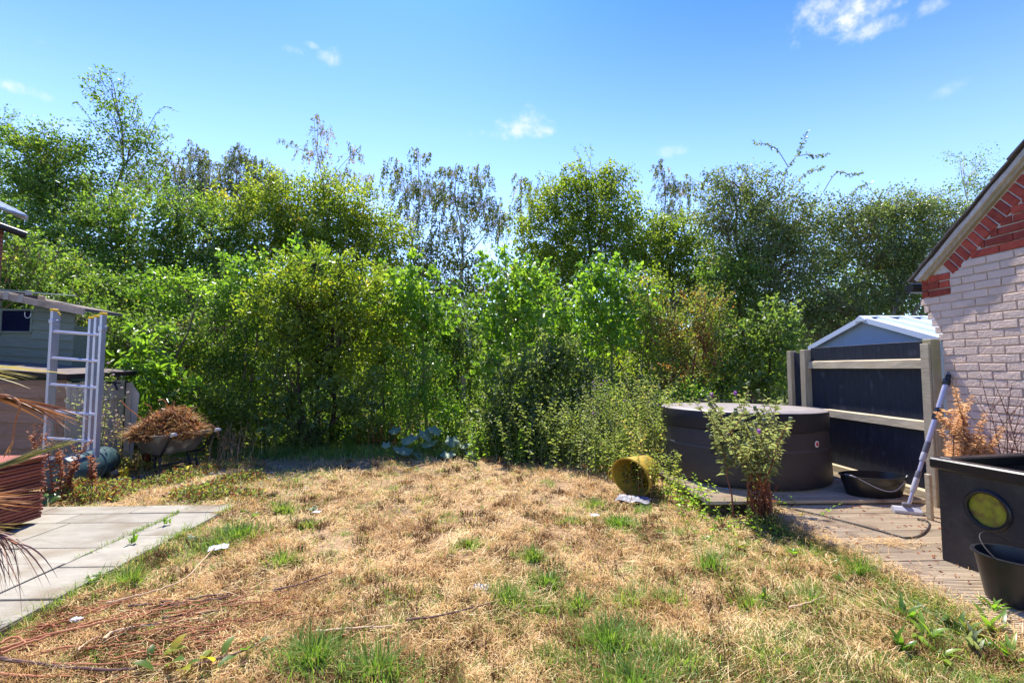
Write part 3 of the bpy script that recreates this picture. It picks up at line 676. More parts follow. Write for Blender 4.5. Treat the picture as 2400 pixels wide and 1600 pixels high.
# ------------------------------------------------------------------ left side: house corner, sheds, ladder, barrow, boxes
HC = W(64, 505, 8.6)                     # far outer corner of the neighbour's eave
WX0 = W(5, 590, 8.3)[0]
hs = empty('brick_house', (WX0-1.2, 7, 0), 'red brick house corner with grey sloping roof and black gutter at the left edge', 'house')
MB().box(WX0-4, 2.5, -.05, WX0, 8.3, HC[2]-.30).build('wall', 'house_mortar', hs)
for i in range(22):                      # brick courses that show below the gutter
    hz_ = HC[2]-.36-i*.075
    for j in range(4):
        y0 = 8.3-.225*(j+1)+(i % 2)*.11
        MB().box(WX0-.01, y0+.005, hz_-.032, WX0+.006, min(y0+.22, 8.302), hz_+.032, ch=.003).build('brick', 'house_brick', hs)
def slope(x): return HC[2]+(HC[0]-x)*.50
rf = MB().prism([(HC[0], HC[2]-.03), (HC[0], HC[2]), (HC[0]-2.2, slope(HC[0]-2.2)), (HC[0]-2.2, slope(HC[0]-2.2)-.12)], 1, 2.4, HC[1]+.02).build('roof', 'solar', hs)
for i in range(36):
    y0 = HC[1]-.05-i*.17
    MB().prism([(HC[0]-.01, HC[2]+.001), (HC[0]-.01, HC[2]+.02), (HC[0]-2.2, slope(HC[0]-2.2)+.02), (HC[0]-2.2, slope(HC[0]-2.2)+.001)], 1, y0, y0+.03).build('roof_batten', 'white_metal', rf)
MB().prism([(HC[0]-.02, HC[2]-.10), (HC[0]-.02, HC[2]-.03), (HC[0]-2.2, slope(HC[0]-2.2)-.12), (HC[0]-2.2, slope(HC[0]-2.2)-.24)], 1, HC[1]-.02, HC[1]+.03).build('barge_board', 'shed_trim', hs)
g0, g1 = W(60, 551, 8.4), W(-50, 512, 7.9)
MB().tube([g0, g1], .062, 10).build('gutter', 'gutter', hs, smooth=True)
V = [tuple(v) for v in (g0+(-.06, 0, .06), g1+(-.06, 0, .06), g1+(-.9, 0, .42), g0+(-.75, 0, .36))]; V += [(x, y, z-.05) for x, y, z in V]
MB().add(V, [(0, 1, 2, 3), (7, 6, 5, 4), (0, 4, 5, 1), (1, 5, 6, 2), (2, 6, 7, 3), (3, 7, 4, 0)]).build('porch_roof', 'solar', hs)

# green garden shed with pent roof
GX, GY = W(172, 800, 7.6)[0], 7.6
gs = empty('green_shed', (GX-.8, GY, 0), 'dark green shiplap garden shed with small dark window and pent roof', 'shed')
MB().box(GX-2.6, GY+.025, -.05, GX-.02, GY+.55, 2.15).build('shed_body', 'shed_green', gs)
z = 1.15; k = 0
tilt = -.060
def roofz(x): return 2.40-(x-GX)*.20-.05
wx0, wx1 = W(4, 750, GY)[0], W(72, 750, GY)[0]; wz0, wz1 = W(40, 776, GY)[2], W(40, 728, GY)[2]
while z < 2.75:
    for x0, x1 in ([(GX-2.6, GX)] if not (z+.14 > wz0-.02 and z < wz1) else [(GX-2.6, wx0-.03), (wx1+.03, GX)]):
        if x1-x0 < .02: continue
        V = []
        for x in (x0, x1):
            t = (x-GX)*tilt; zt = min(z+.150+t, roofz(x)-.01); zb_ = z+t
            if zt < zb_+.01: zt = zb_+.01
            V += [(x, GY+.022, zb_), (x, GY-.014, zb_), (x, GY+.010, zt), (x, GY+.022, zt)]
        MB().add(V, [(0, 3, 2, 1), (4, 5, 6, 7), (0, 1, 5, 4), (1, 2, 6, 5), (2, 3, 7, 6), (3, 0, 4, 7)]).build('board', 'shed_green', gs)
    z += .148
wd = MB()
for a in ((wx0-.03, wz0-.03, wx0, wz1+.03), (wx1, wz0-.03, wx1+.03, wz1+.03), (wx0, wz0-.03, wx1, wz0), (wx0, wz1, wx1, wz1+.03)): wd.box(a[0], GY-.012, a[1], a[2], GY+.024, a[3])
wn_ = wd.build('window', 'shed_green', gs)
MB().box(wx0, GY+.004, wz0, wx1, GY+.014, wz1).build('pane', 'dark_glass', wn_)
MB().tube(smooth_path([W(58, 731, GY-.03), W(58, 740, GY-.03), W(63, 745, GY-.03), W(70, 742, GY-.03), W(72, 735, GY-.03)]), .006, 5).build('hook', 'white_metal', gs)
x0, x1 = GX-2.6, GX+.27
MB().prism([(x0, roofz(x0)), (x1, roofz(x1)), (x1, roofz(x1)+.10), (x0, roofz(x0)+.10)], 1, GY-.16, GY-.13).build('fascia', 'shed_trim', gs)
MB().prism([(x0, roofz(x0)+.06), (x1, roofz(x1)+.06), (x1, roofz(x1)+.112), (x0, roofz(x0)+.112)], 1, GY-.128, GY+.60).build('roof', 'felt', gs)
for px, pw in ((8, 10), (42, 10)):
    p = W(px, 705, GY-.17); MB().box(p[0], GY-.185, roofz(p[0])-.005, p[0]+pw*GY/FPX, GY-.162, roofz(p[0])+.125, ch=.003).build('roof_batten', 'grey_wood', gs)
# timbers lying on the shed roof
def beam(name, p0, p1, w, h, mat, endmat, label, cat):
    p0, p1 = np.array(p0), np.array(p1); d = Vector(p1-p0); L_ = d.length; M = Matrix.Translation(p0) @ d.to_track_quat('X', 'Z').to_matrix().to_4x4()
    t = empty(name, p0, label, cat)
    MB().box(0, -w/2, 0, L_-.03, w/2, h, M=M, ch=.004).build('beam', mat, t); MB().box(L_-.028, -w/2-.002, -.004, L_, w/2+.002, h+.006, M=M, ch=.006).build('end', endmat, t)
beam('roof_timber', W(-60, 699, GY+.05), W(98, 708, GY-.05), .1, .10, 'dark_wood', 'stalk_pale', 'dark roof timber with pale sawn end, lower one on the green shed', 'timber')
beam('roof_timber', W(-60, 693, GY+.35), W(68, 693, GY+.3), .1, .08, 'dark_wood', 'grey_wood', 'dark timber with grey capped end, upper one on the green shed', 'timber')

# low brown store with lid roof, in front of the green shed
bs = empty('brown_store', (-5.87, 6.24, 0), 'low brown timber store with flat lid roof and beige planked side', 'store')
BX, BY0, BY1 = -5.87, 6.43, 7.50
MB().box(BX-2.2, BY0+.03, -.03, BX-.03, BY1, 1.24).build('store_body', 'dark_wood', bs)
z = .02; k = 0
while z < 1.26:
    V = []
    for x in (BX-2.2, BX-.004):
        t = -(x-BX)*.03; zt = min(z+.172+t, 1.29)
        V += [(x, BY0+.028, z+t), (x, BY0-.014, z+t), (x, BY0+.012, zt), (x, BY0+.028, zt)]
    MB().add(V, [(0, 3, 2, 1), (4, 5, 6, 7), (0, 1, 5, 4), (1, 2, 6, 5), (2, 3, 7, 6), (3, 0, 4, 7)]).build('board', 'brown_board', bs); z += .170
y = BY0+.002; k = 0
for w in (.07, .15, .14, .16, .15, .14, .16):
    MB().box(BX-.026, y+.003, .0, BX+R.uniform(.0, .012), min(y+w-.004, BY1), 1.27-.02*(k % 2), ch=.004).build('plank', 'beige_board', bs); y += w; k += 1
MB().box(BX+.004, BY0+.22, .98, BX+.03, BY0+.95, 1.05, ch=.004).build('batten', 'beige_board', bs)
def lidz(x, y_): return 1.315-(x-BX)*.075-(y_-BY0)*.0+(y_-BY0)*.03
V = []
for x, y_ in ((BX-2.3, BY0-.10), (BX+.09, BY0-.10), (BX+.09, BY1+.05), (BX-2.3, BY1+.05)):
    V += [(x, y_, lidz(x, y_)), (x, y_, lidz(x, y_)+.06)]
lidr = MB().add(V, [(0, 2, 4, 6), (1, 7, 5, 3), (0, 1, 3, 2), (2, 3, 5, 4), (4, 5, 7, 6), (6, 7, 1, 0)]).build('roof', 'felt_edge', bs)
V = [(x, y_, lidz(x, y_)+zz) for zz in (.0615, .068) for x, y_ in ((BX-2.31, BY0-.11), (BX+.10, BY0-.11), (BX+.10, BY1+.06), (BX-2.31, BY1+.06))]
MB().add(V, [(3, 2, 1, 0), (4, 5, 6, 7), (0, 1, 5, 4), (1, 2, 6, 5), (2, 3, 7, 6), (3, 0, 4, 7)]).build('felt', 'felt', lidr)
bt = W(265, 898, 6.95); MB().tube([W(240, 896, 7.05), W(282, 897, 7.13)], .016, 8).build('bolt', 'gutter', bs); MB().tube([W(268, 897, 7.09), W(275, 914, 7.09)], .014, 6).build('bolt_handle', 'gutter', bs)
# curled pale sheet beside the store
cs = MB(); n = 12; V = []
for i in range(n+1):
    t = i/n; x, y_ = -5.75+.28*t+.06*math.sin(t*5), 7.28-.12*math.sin(t*3.1)
    top = 1.23-.55*max(0, t-.55)**2*4*.4
    for k in range(7):
        z = top*k/6; V.append((x-.10*max(0, t-.5)*(1-z/1.23)*1.6, y_, z))
F = [(i*7+k, (i+1)*7+k, (i+1)*7+k+1, i*7+k+1) for i in range(n) for k in range(6)]
cs.add(V, F); V2 = [(x-.004, y_+.012, z) for x, y_, z in V]; cs.add(V2, [f[::-1] for f in F])
cs.build('bent_sheet', 'beige_board', loc=(-5.6, 7.28, 0), smooth=True); tag(bpy.data.objects['bent_sheet'], 'weathered beige sheet with curved edge standing beside the brown store', 'sheet')

# triple aluminium ladder
LY = 6.02; lz0, lz1 = .03, W(120, 729, LY)[2]
lad = empty('ladder', (W(170, 900, LY)[0], LY, 0), 'aluminium triple extension ladder with yellow end caps leaning on the store', 'ladder')
lx0, lx1 = W(117, 900, LY)[0], W(234, 900, LY)[0]
for k in range(3):
    yy = LY+.085*k; a, b_ = lx0-.062*k, lx1-.145*k
    top = lz1-.01*k-(0 if k == 0 else .015)
    for x, rt in ((a, 0), (b_, .045)):
        r = MB().box(x-.016, yy-.04, lz0, x+.016, yy+.035, top-rt, ch=.004).build('rail', 'aluminium', lad)
        MB().box(x-.020, yy-.046, top-rt-.004, x+.020, yy+.040, top-rt+.028, ch=.006).build('end_cap', 'yellow_cap', r)
    if k == 0: MB().box(b_-.022, yy-.048, top-.26, b_+.024, yy+.04, top-.19, ch=.004).build('guide_bracket', 'aluminium', lad); MB().box(a-.024, yy-.048, top-.16, a+.022, yy+.04, top-.11, ch=.004).build('guide_bracket', 'aluminium', lad)
    zz = lz1-.285 if k == 0 else lz1-.285-.005
    while zz > .15 and k == 0:
        MB().tube([(a+.012, yy-.01, zz+.022), (b_-.012, yy-.01, zz-.022)], .018, 10).build('rung', 'aluminium', lad); zz -= .338
sb = W(232, 1071, LY); MB().box(lx0-.03, LY-.055, sb[2]-.02, lx1+.04, LY-.042, sb[2]+.02, ch=.004).build('base_bar', 'aluminium', lad)

# dark green plastic water butt lying on its side
c0, c1 = G(112, 1158)+np.array([.0, .30, 0]), G(208, 1124)+np.array([.0, .22, 0]); c0[2] = c1[2] = .205
wb_ = empty('water_butt', (c0[0], c0[1], 0), 'dark green ribbed plastic water butt lying on its side', 'water butt')
ax = unit(c1-c0); Lb = float(np.linalg.norm(c1-c0)); Mq = Matrix.Translation(c0) @ Vector(ax).to_track_quat('Z', 'Y').to_matrix().to_4x4()
prof = [(.19, -.25), (.205, -.23), (.212, -.02)]
for f0 in (.03, .40):
    prof += [(.214, Lb*f0), (.200, Lb*f0+.012), (.200, Lb*f0+.026), (.216, Lb*f0+.038)]
prof += [(.218, Lb*.72), (.205, Lb*.98), (.19, Lb), (.10, Lb+.01), (.001, Lb+.012)]
prof = [(r_*.94, z_) for r_, z_ in prof]; lb = MB().lathe((0, 0, 0), prof, 36); lb.V = [Mq @ Vector(v) for v in lb.V]; lb.build('body', 'green_plastic', wb_, smooth=True)
e = c0+ax*(Lb-.03)+np.array([.16, -.10, -.08]); MB().box(e[0]-.05, e[1]-.03, e[2]-.03, e[0]+.07, e[1]+.03, e[2]+.02, ch=.006).build('tap', 'gutter', wb_)

# stack of reddish boards on the patio
SX1 = W(103, 1150, 4.46)[0]; st = empty('board_stack', (SX1-.35, 3.5, .032), 'tall stack of thin reddish brown boards on the patio edge', 'stack')
z = .075
for i in range(18):
    t = .024; gap = .0062 if i != 7 else .035
    dx = R.uniform(-.006, .008)+(.018 if i == 17 else 0)
    MB().box(SX1-.75, 1.9, z, SX1+dx, 4.46+R.uniform(-.012, .012), z+t, ch=.003).build('board', 'red_board', st); z += t+gap
for y_ in (2.3, 3.1, 3.9): MB().box(SX1-.74, y_-.04, .032, SX1-.05, y_+.04, .073).build('bearer', 'dark_wood', st)

# pale plank and yellow block near the ladder
p0, p1 = G(238, 1120), G(282, 1117); yk = MB().box(p0[0], p0[1], 0, p1[0], p0[1]+.03, .10, ch=.004).build('plank', 'grey_wood', loc=(p0[0], p0[1], 0)); tag(yk, 'short pale plank on edge among weeds by the ladder foot', 'plank')
p = G(290, 1120); yb2 = MB().box(p[0]-.045, p[1]-.03, 0, p[0]+.045, p[1]+.03, .13, ch=.012).build('yellow_block', 'yellow_cap', loc=(p[0], p[1], 0)); tag(yb2, 'small yellow plastic block among the weeds near the barrow wheel', 'block')

# wheelbarrow
WB = np.array([W(398, 1030, 6.75)[0], 6.75, 0]); ang = math.radians(62)      # handles swing right of the camera direction
Mb = Matrix.Translation(WB) @ Matrix.Rotation(ang, 4, 'Z') @ Matrix.Diagonal((.95, .74, 1, 1))     # local -y = handle end
wbr = empty('wheelbarrow', WB, 'grey wheelbarrow with black frame standing on the lawn edge', 'wheelbarrow')
T = lambda v: tuple(Mb @ Vector(v))
def tray_ring(z, x, yb_, yf, r=.05):
    pts = []
    for cx, cy_, a0 in ((x-r, yf-r, 0), (-x+r, yf-r, 90), (-x+r, yb_+r, 180), (x-r, yb_+r, 270)):
        for a in (0, 45, 90): q = math.radians(a0+a); pts.append((cx+r*math.cos(q), cy_+r*math.sin(q), z))
    return pts
rings = [tray_ring(.27, .26, -.30, .28), tray_ring(.40, .31, -.39, .42), tray_ring(.53, .36, -.47, .58), tray_ring(.535, .385, -.495, .605), tray_ring(.55, .385, -.495, .605), tray_ring(.548, .355, -.465, .575), tray_ring(.28, .25, -.29, .27)]
V = [T(v) for r_ in rings for v in r_]; n = 12
F = [(i*n+j, i*n+(j+1) % n, (i+1)*n+(j+1) % n, (i+1)*n+j) for i in range(len(rings)-1) for j in range(n)]+[tuple(range(n))[::-1], tuple(6*n+j for j in range(n))]
MB().add(V, F).build('tray', 'barrow_tray', wbr, smooth=True)
for sg in (-1, 1):
    fr = MB().tube([T(v) for v in smooth_path([(sg*.06, .80, .20), (sg*.15, .35, .25), (sg*.24, -.25, .255), (sg*.28, -.45, .30), (sg*.30, -.72, .50), (sg*.30, -.80, .56)])], .017, 10).build('frame_tube', 'barrow_frame', wbr, smooth=True)
    MB().tube([T(v) for v in ((sg*.30, -.79, .555), (sg*.30, -.82, .575), (sg*.30, -.92, .585))], [.021, .023, .021], 10).build('grip', 'grip', fr, smooth=True)
    MB().tube([T(v) for v in smooth_path([(sg*.24, -.30, .25), (sg*.25, -.36, .04), (sg*.25, -.40, .012), (sg*.24, -.20, .02), (sg*.22, -.05, .25)])], .015, 8).build('leg', 'barrow_frame', wbr, smooth=True)
MB().tube([T((-.25, -.33, .13)), T((.25, -.33, .13))], .011, 8).build('cross_bar', 'barrow_frame', wbr)
wl = MB(); prof = [(.10, -.035), (.165, -.045), (.195, -.02), (.198, 0), (.195, .02), (.165, .045), (.10, .035)]
lw = MB().lathe((0, 0, 0), prof, 28); Mw2 = Mb @ Matrix.Translation((0, .68, .198)) @ Matrix.Rotation(math.pi/2, 4, 'Y'); lw.V = [Mw2 @ Vector(v) for v in lw.V]
whl = lw.build('wheel', 'rubber', wbr, smooth=True)
lw = MB().lathe((0, 0, 0), [(.02, -.055), (.10, -.047), (.125, -.046), (.125, .046), (.10, .047), (.02, .055)], 24); lw.V = [Mw2 @ Vector(v) for v in lw.V]; lw.build('wheel_rim', 'barrow_red', whl, smooth=True)
# dead weeds heaped on it
N = 9000; a = R.uniform(0, 2*np.pi, N); rr = np.sqrt(R.uniform(0, 1, N)); lx, ly = rr*np.cos(a)*.46, rr*np.sin(a)*.56+.06
top = .36*(1-rr**2.0)*(1+.18*np.sin(lx*9)+.15*np.cos(ly*11+1)); lz = .50+top*R.uniform(.3, 1.0, N)
lz += np.where(lx < 0, .05, -.02)*(1-rr)
P = np.stack([np.array(T(v)) for v in zip(lx, ly, lz)])
V, F, v = blades(P, R.uniform(.05, .24, N), R.uniform(.004, .009, N), R.uniform(0, 6.28, N), R.uniform(-.7, .6, N), R.uniform(-.3, 1.0, N), np.clip(R.normal(.27, .2, N), 0, 1))
hp_ = empty('dead_weed_heap', (WB[0], WB[1], .5), 'heap of dry brown pulled weeds piled in the wheelbarrow', 'weed heap')
o = link('dry_stems', mesh_from('dry_stems', V-np.array([WB[0], WB[1], .5]), F, 'straw', v), hp_); tag(o, kind='stuff')
N = 2600; sel = R.integers(0, len(P), N)
V, F, v = leaves(P[sel]+R.normal(0, .02, (N, 3)), sphere_dirs(N), sphere_dirs(N), R.uniform(.03, .08, N), R.uniform(.02, .04, N), R.uniform(0, 1, N), fold=.3)
o = link('dry_leaves', mesh_from('dry_leaves', V-np.array([WB[0], WB[1], .5]), [F], 'foliage_rust', v), hp_); tag(o, kind='stuff')
m = MB()
for q in ([(-.30, -.1, .6), (-.12, -.15, .86), (.06, -.35, .72), (.20, -.52, .52)], [(-.38, .1, .6), (-.30, -.1, .88), (-.42, -.2, .98)], [(.1, .2, .7), (-.05, .1, .98), (-.18, .0, 1.0)], [(.2, -.1, .6), (.42, -.35, .62), (.5, -.5, .45)], [(-.3, 0, .7), (-.52, .1, .92), (-.6, .1, 1.02)]):
    m.tube([T(p) for p in smooth_path(q)], [.010]*1+[.008]*(len(smooth_path(q))-1), 6)
m.build('thick_stalks', 'stalk_rust', hp_, smooth=True)

# ------------------------------------------------------------------ plants
LEAFTOTAL = 0
def bez(p0, p1, p2, k):
    t = np.linspace(0, 1, k)[None, :, None]; return (1-t)**2*p0[:, None]+2*t*(1-t)*p1[:, None]+t*t*p2[:, None]
def tree(name, label, cat, group, Y, bx, lobes, mat, bark='bark', leaf=(.07, .045), lai=3.0, stems=1, tr=.07, cl=.24, style='round', rich=False,
         depth=.85, shoots=0, vmean=.45, vs=.17, wind=-.25, spread=.15, ground=0.0, trunk=True, per=46, droop=.3, top=True, up=.75):
    """a plant: trunk (limbs and twigs) and crown (every leaf a blade); lobes are pixel ellipses set at distance Y"""
    global LEAFTOTAL
    Ls = []
    for l in lobes:
        y_ = l[4] if len(l) > 4 else Y
        c = W(l[0], l[1], y_); Ls.append((c, np.array([l[2]*y_/FPX, max(l[2], l[3])*y_/FPX*depth, l[3]*y_/FPX])))
    base = W(bx, 900, Y); base[2] = ground-.05
    root = empty(name, (base[0], base[1], ground), label, cat, group)
    C, A, Nn, LL, vv = [], [], [], [], []
    tw0, tw1, tw2 = [], [], []
    cen = np.mean([c for c, r in Ls], 0); zs = [c[2]-r[2]*.3 for c, r in Ls]; topz = max(c[2]+r[2]*.55 for c, r in Ls)
    trunks = []
    for s in range(stems):
        off = np.array([R.normal(0, spread), R.normal(0, spread*.6), 0]) if stems > 1 else np.zeros(3)
        tgt = max(Ls, key=lambda q: q[0][2])[0] if s == 0 else Ls[R.integers(len(Ls))][0]
        tgt = tgt*.8+cen*.2; h = topz if s == 0 else tgt[2]*R.uniform(.75, 1.0)
        if not top: h = cen[2]
        k = 9; t = np.linspace(0, 1, k); P = np.zeros((k, 3)); b0 = base+off*.8; e = np.array([tgt[0], tgt[1], h])+off*1.4
        for i in range(3): P[:, i] = b0[i]+(e[i]-b0[i])*(t**1.15 if i < 2 else t)
        P[1:-1, :2] += R.normal(0, .035*max(h, 1)*.5, (k-2, 2))*.6
        trunks.append((P, (tr/(1+.45*(stems > 1)))*(1-.93*t)+.004))
    m = MB()
    for P, r_ in trunks: m.tube(P, r_, 8)
    limb = []
    for c, r in Ls:
        P, r_ = trunks[R.integers(len(trunks))]
        zt = np.clip(c[2]-r[2]*.9-.2*np.linalg.norm((c-P[4])[:2]), P[1, 2], P[-2, 2]); i = int(np.argmin(abs(P[:, 2]-zt)))
        s0 = P[i]; mid = (s0+c)/2+np.array([R.normal(0, .1), R.normal(0, .1), -.1*r[2]])
        q = bez(s0[None], mid[None], (c+np.array([0, 0, r[2]*.4]))[None], 6)[0]; limb.append(q)
        m.tube(q, np.linspace(max(r_[i]*.7, .012), .008, 6), 5)
        area = math.pi*r[0]*r[2]; nl = int(lai*area/(leaf[0]*leaf[1]*.5)); ncl = max(5, nl//per); n_in = max(3, nl//ncl)
        if style == 'weep':
            ns = max(6, ncl); d = sphere_dirs(ns); u = R.uniform(.1, 1, ns)**.45
            st = c+d*r*u[:, None]*np.array([1, 1, .75])+np.array([0, 0, r[2]*.35]); ln = R.uniform(.35, 1.0, ns)*min(r[2]*1.1, 1.1)
            k = n_in; s_ = np.sort(R.uniform(0, 1, (ns, k)), 1)
            sw = R.normal(0, .12, (ns, 2)); pos = np.zeros((ns, k, 3)); dd = d*np.array([1, 1, 0])
            pos[..., 0] = st[:, None, 0]+ln[:, None]*(wind*s_**1.0*.5+sw[:, None, 0]*s_+.25*dd[:, None, 0]*s_); pos[..., 1] = st[:, None, 1]+ln[:, None]*(sw[:, None, 1]*s_+.25*dd[:, None, 1]*s_)
            pos[..., 2] = st[:, None, 2]-ln[:, None]*s_**1.25+.12*ln[:, None]*s_
            pos += R.normal(0, .028, pos.shape)
            ax = R.normal(0, .55, (ns*k, 3))+np.array([wind*.6, 0, -1.0]); nn = R.normal(0, 1, (ns*k, 3))
            C.append(pos.reshape(-1, 3)); A.append(ax); Nn.append(nn); LL.append(leaf[0]*R.uniform(.6, 1.25, ns*k)); vv.append(np.repeat(R.normal(vmean, vs, ns), k)+R.normal(0, .12, ns*k))
            tw0.append(c+(st-c)*.15); tw1.append((st+c)/2+np.array([0, 0, .12])); tw2.append(st)
            e0 = st.copy(); e2 = np.stack([st[:, 0]+ln*wind*.4, st[:, 1], st[:, 2]-ln*.8], 1); tw0.append(e0); tw1.append((e0+e2)/2+np.array([.03, 0, .08])); tw2.append(e2)
        else:
            d = sphere_dirs(ncl); u = R.uniform(.12, 1, ncl)**(1/2.3)
            u *= R.uniform(.82, 1.14, ncl)
            cc = c+d*r*u[:, None]; cc[:, 2] = np.maximum(cc[:, 2], ground+.06)
            out = unit(unit(cc-c+1e-4)*.75+np.array([0, 0, .45])+R.normal(0, .35, (ncl, 3)))
            k = n_in; s_ = R.uniform(-.8, 1.0, (ncl, k)); wdt = R.normal(0, 1, (ncl, k, 3))*(cl*.36)*np.array([1, 1, .62])
            pos = cc[:, None]+out[:, None]*(s_*cl)[..., None]*1.0+wdt
            pos[..., 2] -= droop*cl*(np.linalg.norm(wdt[..., :2], axis=-1)/(cl*.36+1e-6))*.28
            oo = np.repeat(out, k, 0); ax = oo*.55+R.normal(0, .75, (ncl*k, 3))+np.array([0, 0, -droop*.7]); nn = R.normal(0, .75, (ncl*k, 3))+np.array([0, -.05, up])
            C.append(pos.reshape(-1, 3)); A.append(ax); Nn.append(nn); LL.append(leaf[0]*R.uniform(.6, 1.3, ncl*k)); vv.append(np.repeat(R.normal(vmean, vs, ncl), k)+R.normal(0, .11, ncl*k))
            a0 = q[R.integers(2, 6, ncl)]; tw0.append(a0); tw1.append((a0+cc)/2+R.normal(0, .06, (ncl, 3))); tw2.append(cc+out*cl*.8)
        nsh = int(shoots)
        if nsh:
            d = sphere_dirs(nsh); d[:, 2] = np.abs(d[:, 2]); st = c+d*r*.85; dr = unit(d*np.array([.8, .8, .6])+np.array([wind*.5, 0, .75])+R.normal(0, .22, (nsh, 3))); ln = R.uniform(.25, .75, nsh)*min(1, 1.1*max(r[0], r[2]))
            k = 16; s_ = np.sort(R.uniform(.1, 1, (nsh, k)), 1); pos = st[:, None]+dr[:, None]*(s_*ln[:, None])[..., None]; pos[..., 2] -= .25*(s_**2)*ln[:, None]; pos[..., 0] += wind*.35*s_**2*ln[:, None]
            pos += R.normal(0, .03, pos.shape); C.append(pos.reshape(-1, 3)); A.append(R.normal(0, .6, (nsh*k, 3))+np.repeat(dr, k, 0)*.8+np.array([0, 0, -.3])); Nn.append(R.normal(0, .8, (nsh*k, 3))+np.array([0, 0, .6]))
            LL.append(leaf[0]*R.uniform(.55, 1.1, nsh*k)); vv.append(R.normal(vmean+.08, vs, nsh*k))
            tw0.append(st-dr*.25); tw1.append(st+dr*ln[:, None]*.5); e = st+dr*ln[:, None]; e[:, 2] -= .22*ln; e[:, 0] += wind*.3*ln; tw2.append(e)
    C, A, Nn, LL, vv = (np.concatenate(x) for x in (C, A, Nn, LL, vv))
    keep = C[:, 2] > ground+.02
    C, A, Nn, LL, vv = C[keep], A[keep], Nn[keep], LL[keep], vv[keep]
    LEAFTOTAL += len(C)
    V, F, v = leaves(C, A, Nn, LL, LL*leaf[1]/leaf[0], np.clip(vv, 0, 1), rich=rich)
    o0 = np.array(root.location)
    link('crown', mesh_from('crown', V-o0, [F], mat, v), root)
    t0, t1, t2 = np.concatenate(tw0), np.concatenate(tw1), np.concatenate(tw2)
    B, q = tubes(bez(t0, t1, t2, 4), np.tile(np.array([.009, .0065, .0045, .0025]), (len(t0), 1)), 3)
    MV = np.array(m.V); F3 = [f for f in m.F if len(f) == 4]; F5 = [f for f in m.F if len(f) not in (4,)]
    polys = [np.array(F3)] if F3 else []
    for nn_ in set(len(f) for f in F5): polys.append(np.array([f for f in F5 if len(f) == nn_]))
    polys.append(q+len(MV))
    link('trunk', mesh_from('trunk', np.concatenate([MV, B])-o0, polys, bark, smooth=True), root)
    return root

T_ = 'tree'
GB = 'birches behind the shrubs'; GM = 'broadleaf trees behind the garden'; GP = 'young poplars at the end of the lawn'; GS = 'shrubs along the end of the lawn'; GH = 'dark shrubs at the back'
far = 18.5
# far woodland: one mass seen only through gaps
N = 34000; x = R.uniform(-42, 42, N); y = 30+R.uniform(-2.5, 2.5, N); top_ = 4.6+1.1*np.sin(x*.35+1)+.7*np.sin(x*.9); P = np.stack([x, y, top_*R.uniform(0, 1, N)**.8], 1)
V, F, v = leaves(P, sphere_dirs(N), sphere_dirs(N)+np.array([0, 0, .5]), R.uniform(.3, .7, N), R.uniform(.2, .5, N), np.clip(R.normal(.45, .25, N), 0, 1))
tag(link('woodland', mesh_from('woodland', V, [F], 'foliage_mid', v)), 'far green woodland glimpsed low through the gaps', 'woodland', kind='stuff')
# undergrowth between the lawn end and the trees
N = 100000; x = R.uniform(-11, 6.5, N); y = 8.35+9.5*R.uniform(0, 1, N)**1.5
h_ = np.clip(.25+.55*(y-8.2)/2, .2, 1.5)*(1+.45*np.sin(x*2.1+1)*np.sin(y*1.7)+.25*np.sin(x*5.3))
P = np.stack([x, y, np.maximum(h_*R.uniform(0, 1, N)**.7, .01)], 1)
V, F, v = leaves(P, sphere_dirs(N)+np.array([0, 0, .4]), sphere_dirs(N)*.8+np.array([0, 0, .7]), R.uniform(.05, .11, N), R.uniform(.03, .06, N), np.clip(R.normal(.45, .2, N)+.18*np.sin(x*3+y), 0, 1))
tag(link('undergrowth', mesh_from('undergrowth', V, [F], 'foliage_mid', v)), 'low leafy undergrowth below the trees at the lawn end', 'undergrowth', kind='stuff')
HB = [(-150, 'behind the house corner'), (60, 'behind the green shed'), (270, 'behind the ladder'), (480, 'behind the wheelbarrow'), (690, 'behind the pinnate shrub'), (900, 'left of the white birch trunk'),
      (1100, 'around the white birch trunk'), (1300, 'behind the two middle poplars'), (1500, 'behind the reddish shrub'), (1710, 'behind the dark ivy'), (1930, 'behind the black fence'), (2160, 'behind the metal shed')]
for i, (px, where) in enumerate(HB):
    tree('background_shrub', 'dark dense shrub in the back row '+where, 'shrub', GH, far+R.uniform(-.3, .6), px, [(px, 790+R.uniform(-20, 20), 150, 120), (px+R.uniform(-60, 60), 680+R.uniform(-25, 25) if i not in (6,) else 740, 120, 90 if i != 6 else 60), (px+R.uniform(-40, 40), 920, 160, 60)],
         'foliage_dark', 'bark_dark', (.15, .10), 2.6, cl=.48, per=40)

# birches
BI = dict(style='weep', leaf=(.062, .042), per=24)
def birch(label, Y, bx, lobes, **k):
    kw = dict(BI); kw.update(k); q = 1.35; Y *= q; kw['leaf'] = tuple(v_*q for v_ in kw['leaf']); kw['cl'] = kw.get('cl', .24)*q; kw['tr'] = kw.get('tr', .07)*q
    return tree('birch_tree', label, T_, GB, Y, bx, lobes, kw.pop('mat', 'foliage_birch'), kw.pop('bark', 'bark_birch'), **kw)
birch('tallest tree of the row, airy upright crown left of the ladder top', 12.5, 290, [(258, 225, 55, 45), (268, 300, 75, 55), (300, 370, 80, 60), (255, 430, 85, 60), (350, 330, 35, 40)], style='round', lai=1.0, cl=.3, shoots=10, tr=.09, mat='foliage_mid', bark='bark', per=26, leaf=(.075, .05))
birch('birch with scattered leaves cut off by the left picture edge', 12.5, -20, [(-15, 300, 50, 50), (0, 400, 55, 60), (-30, 480, 60, 60)], lai=1.3, style='round', cl=.3, per=24, mat='foliage_mid', shoots=6)
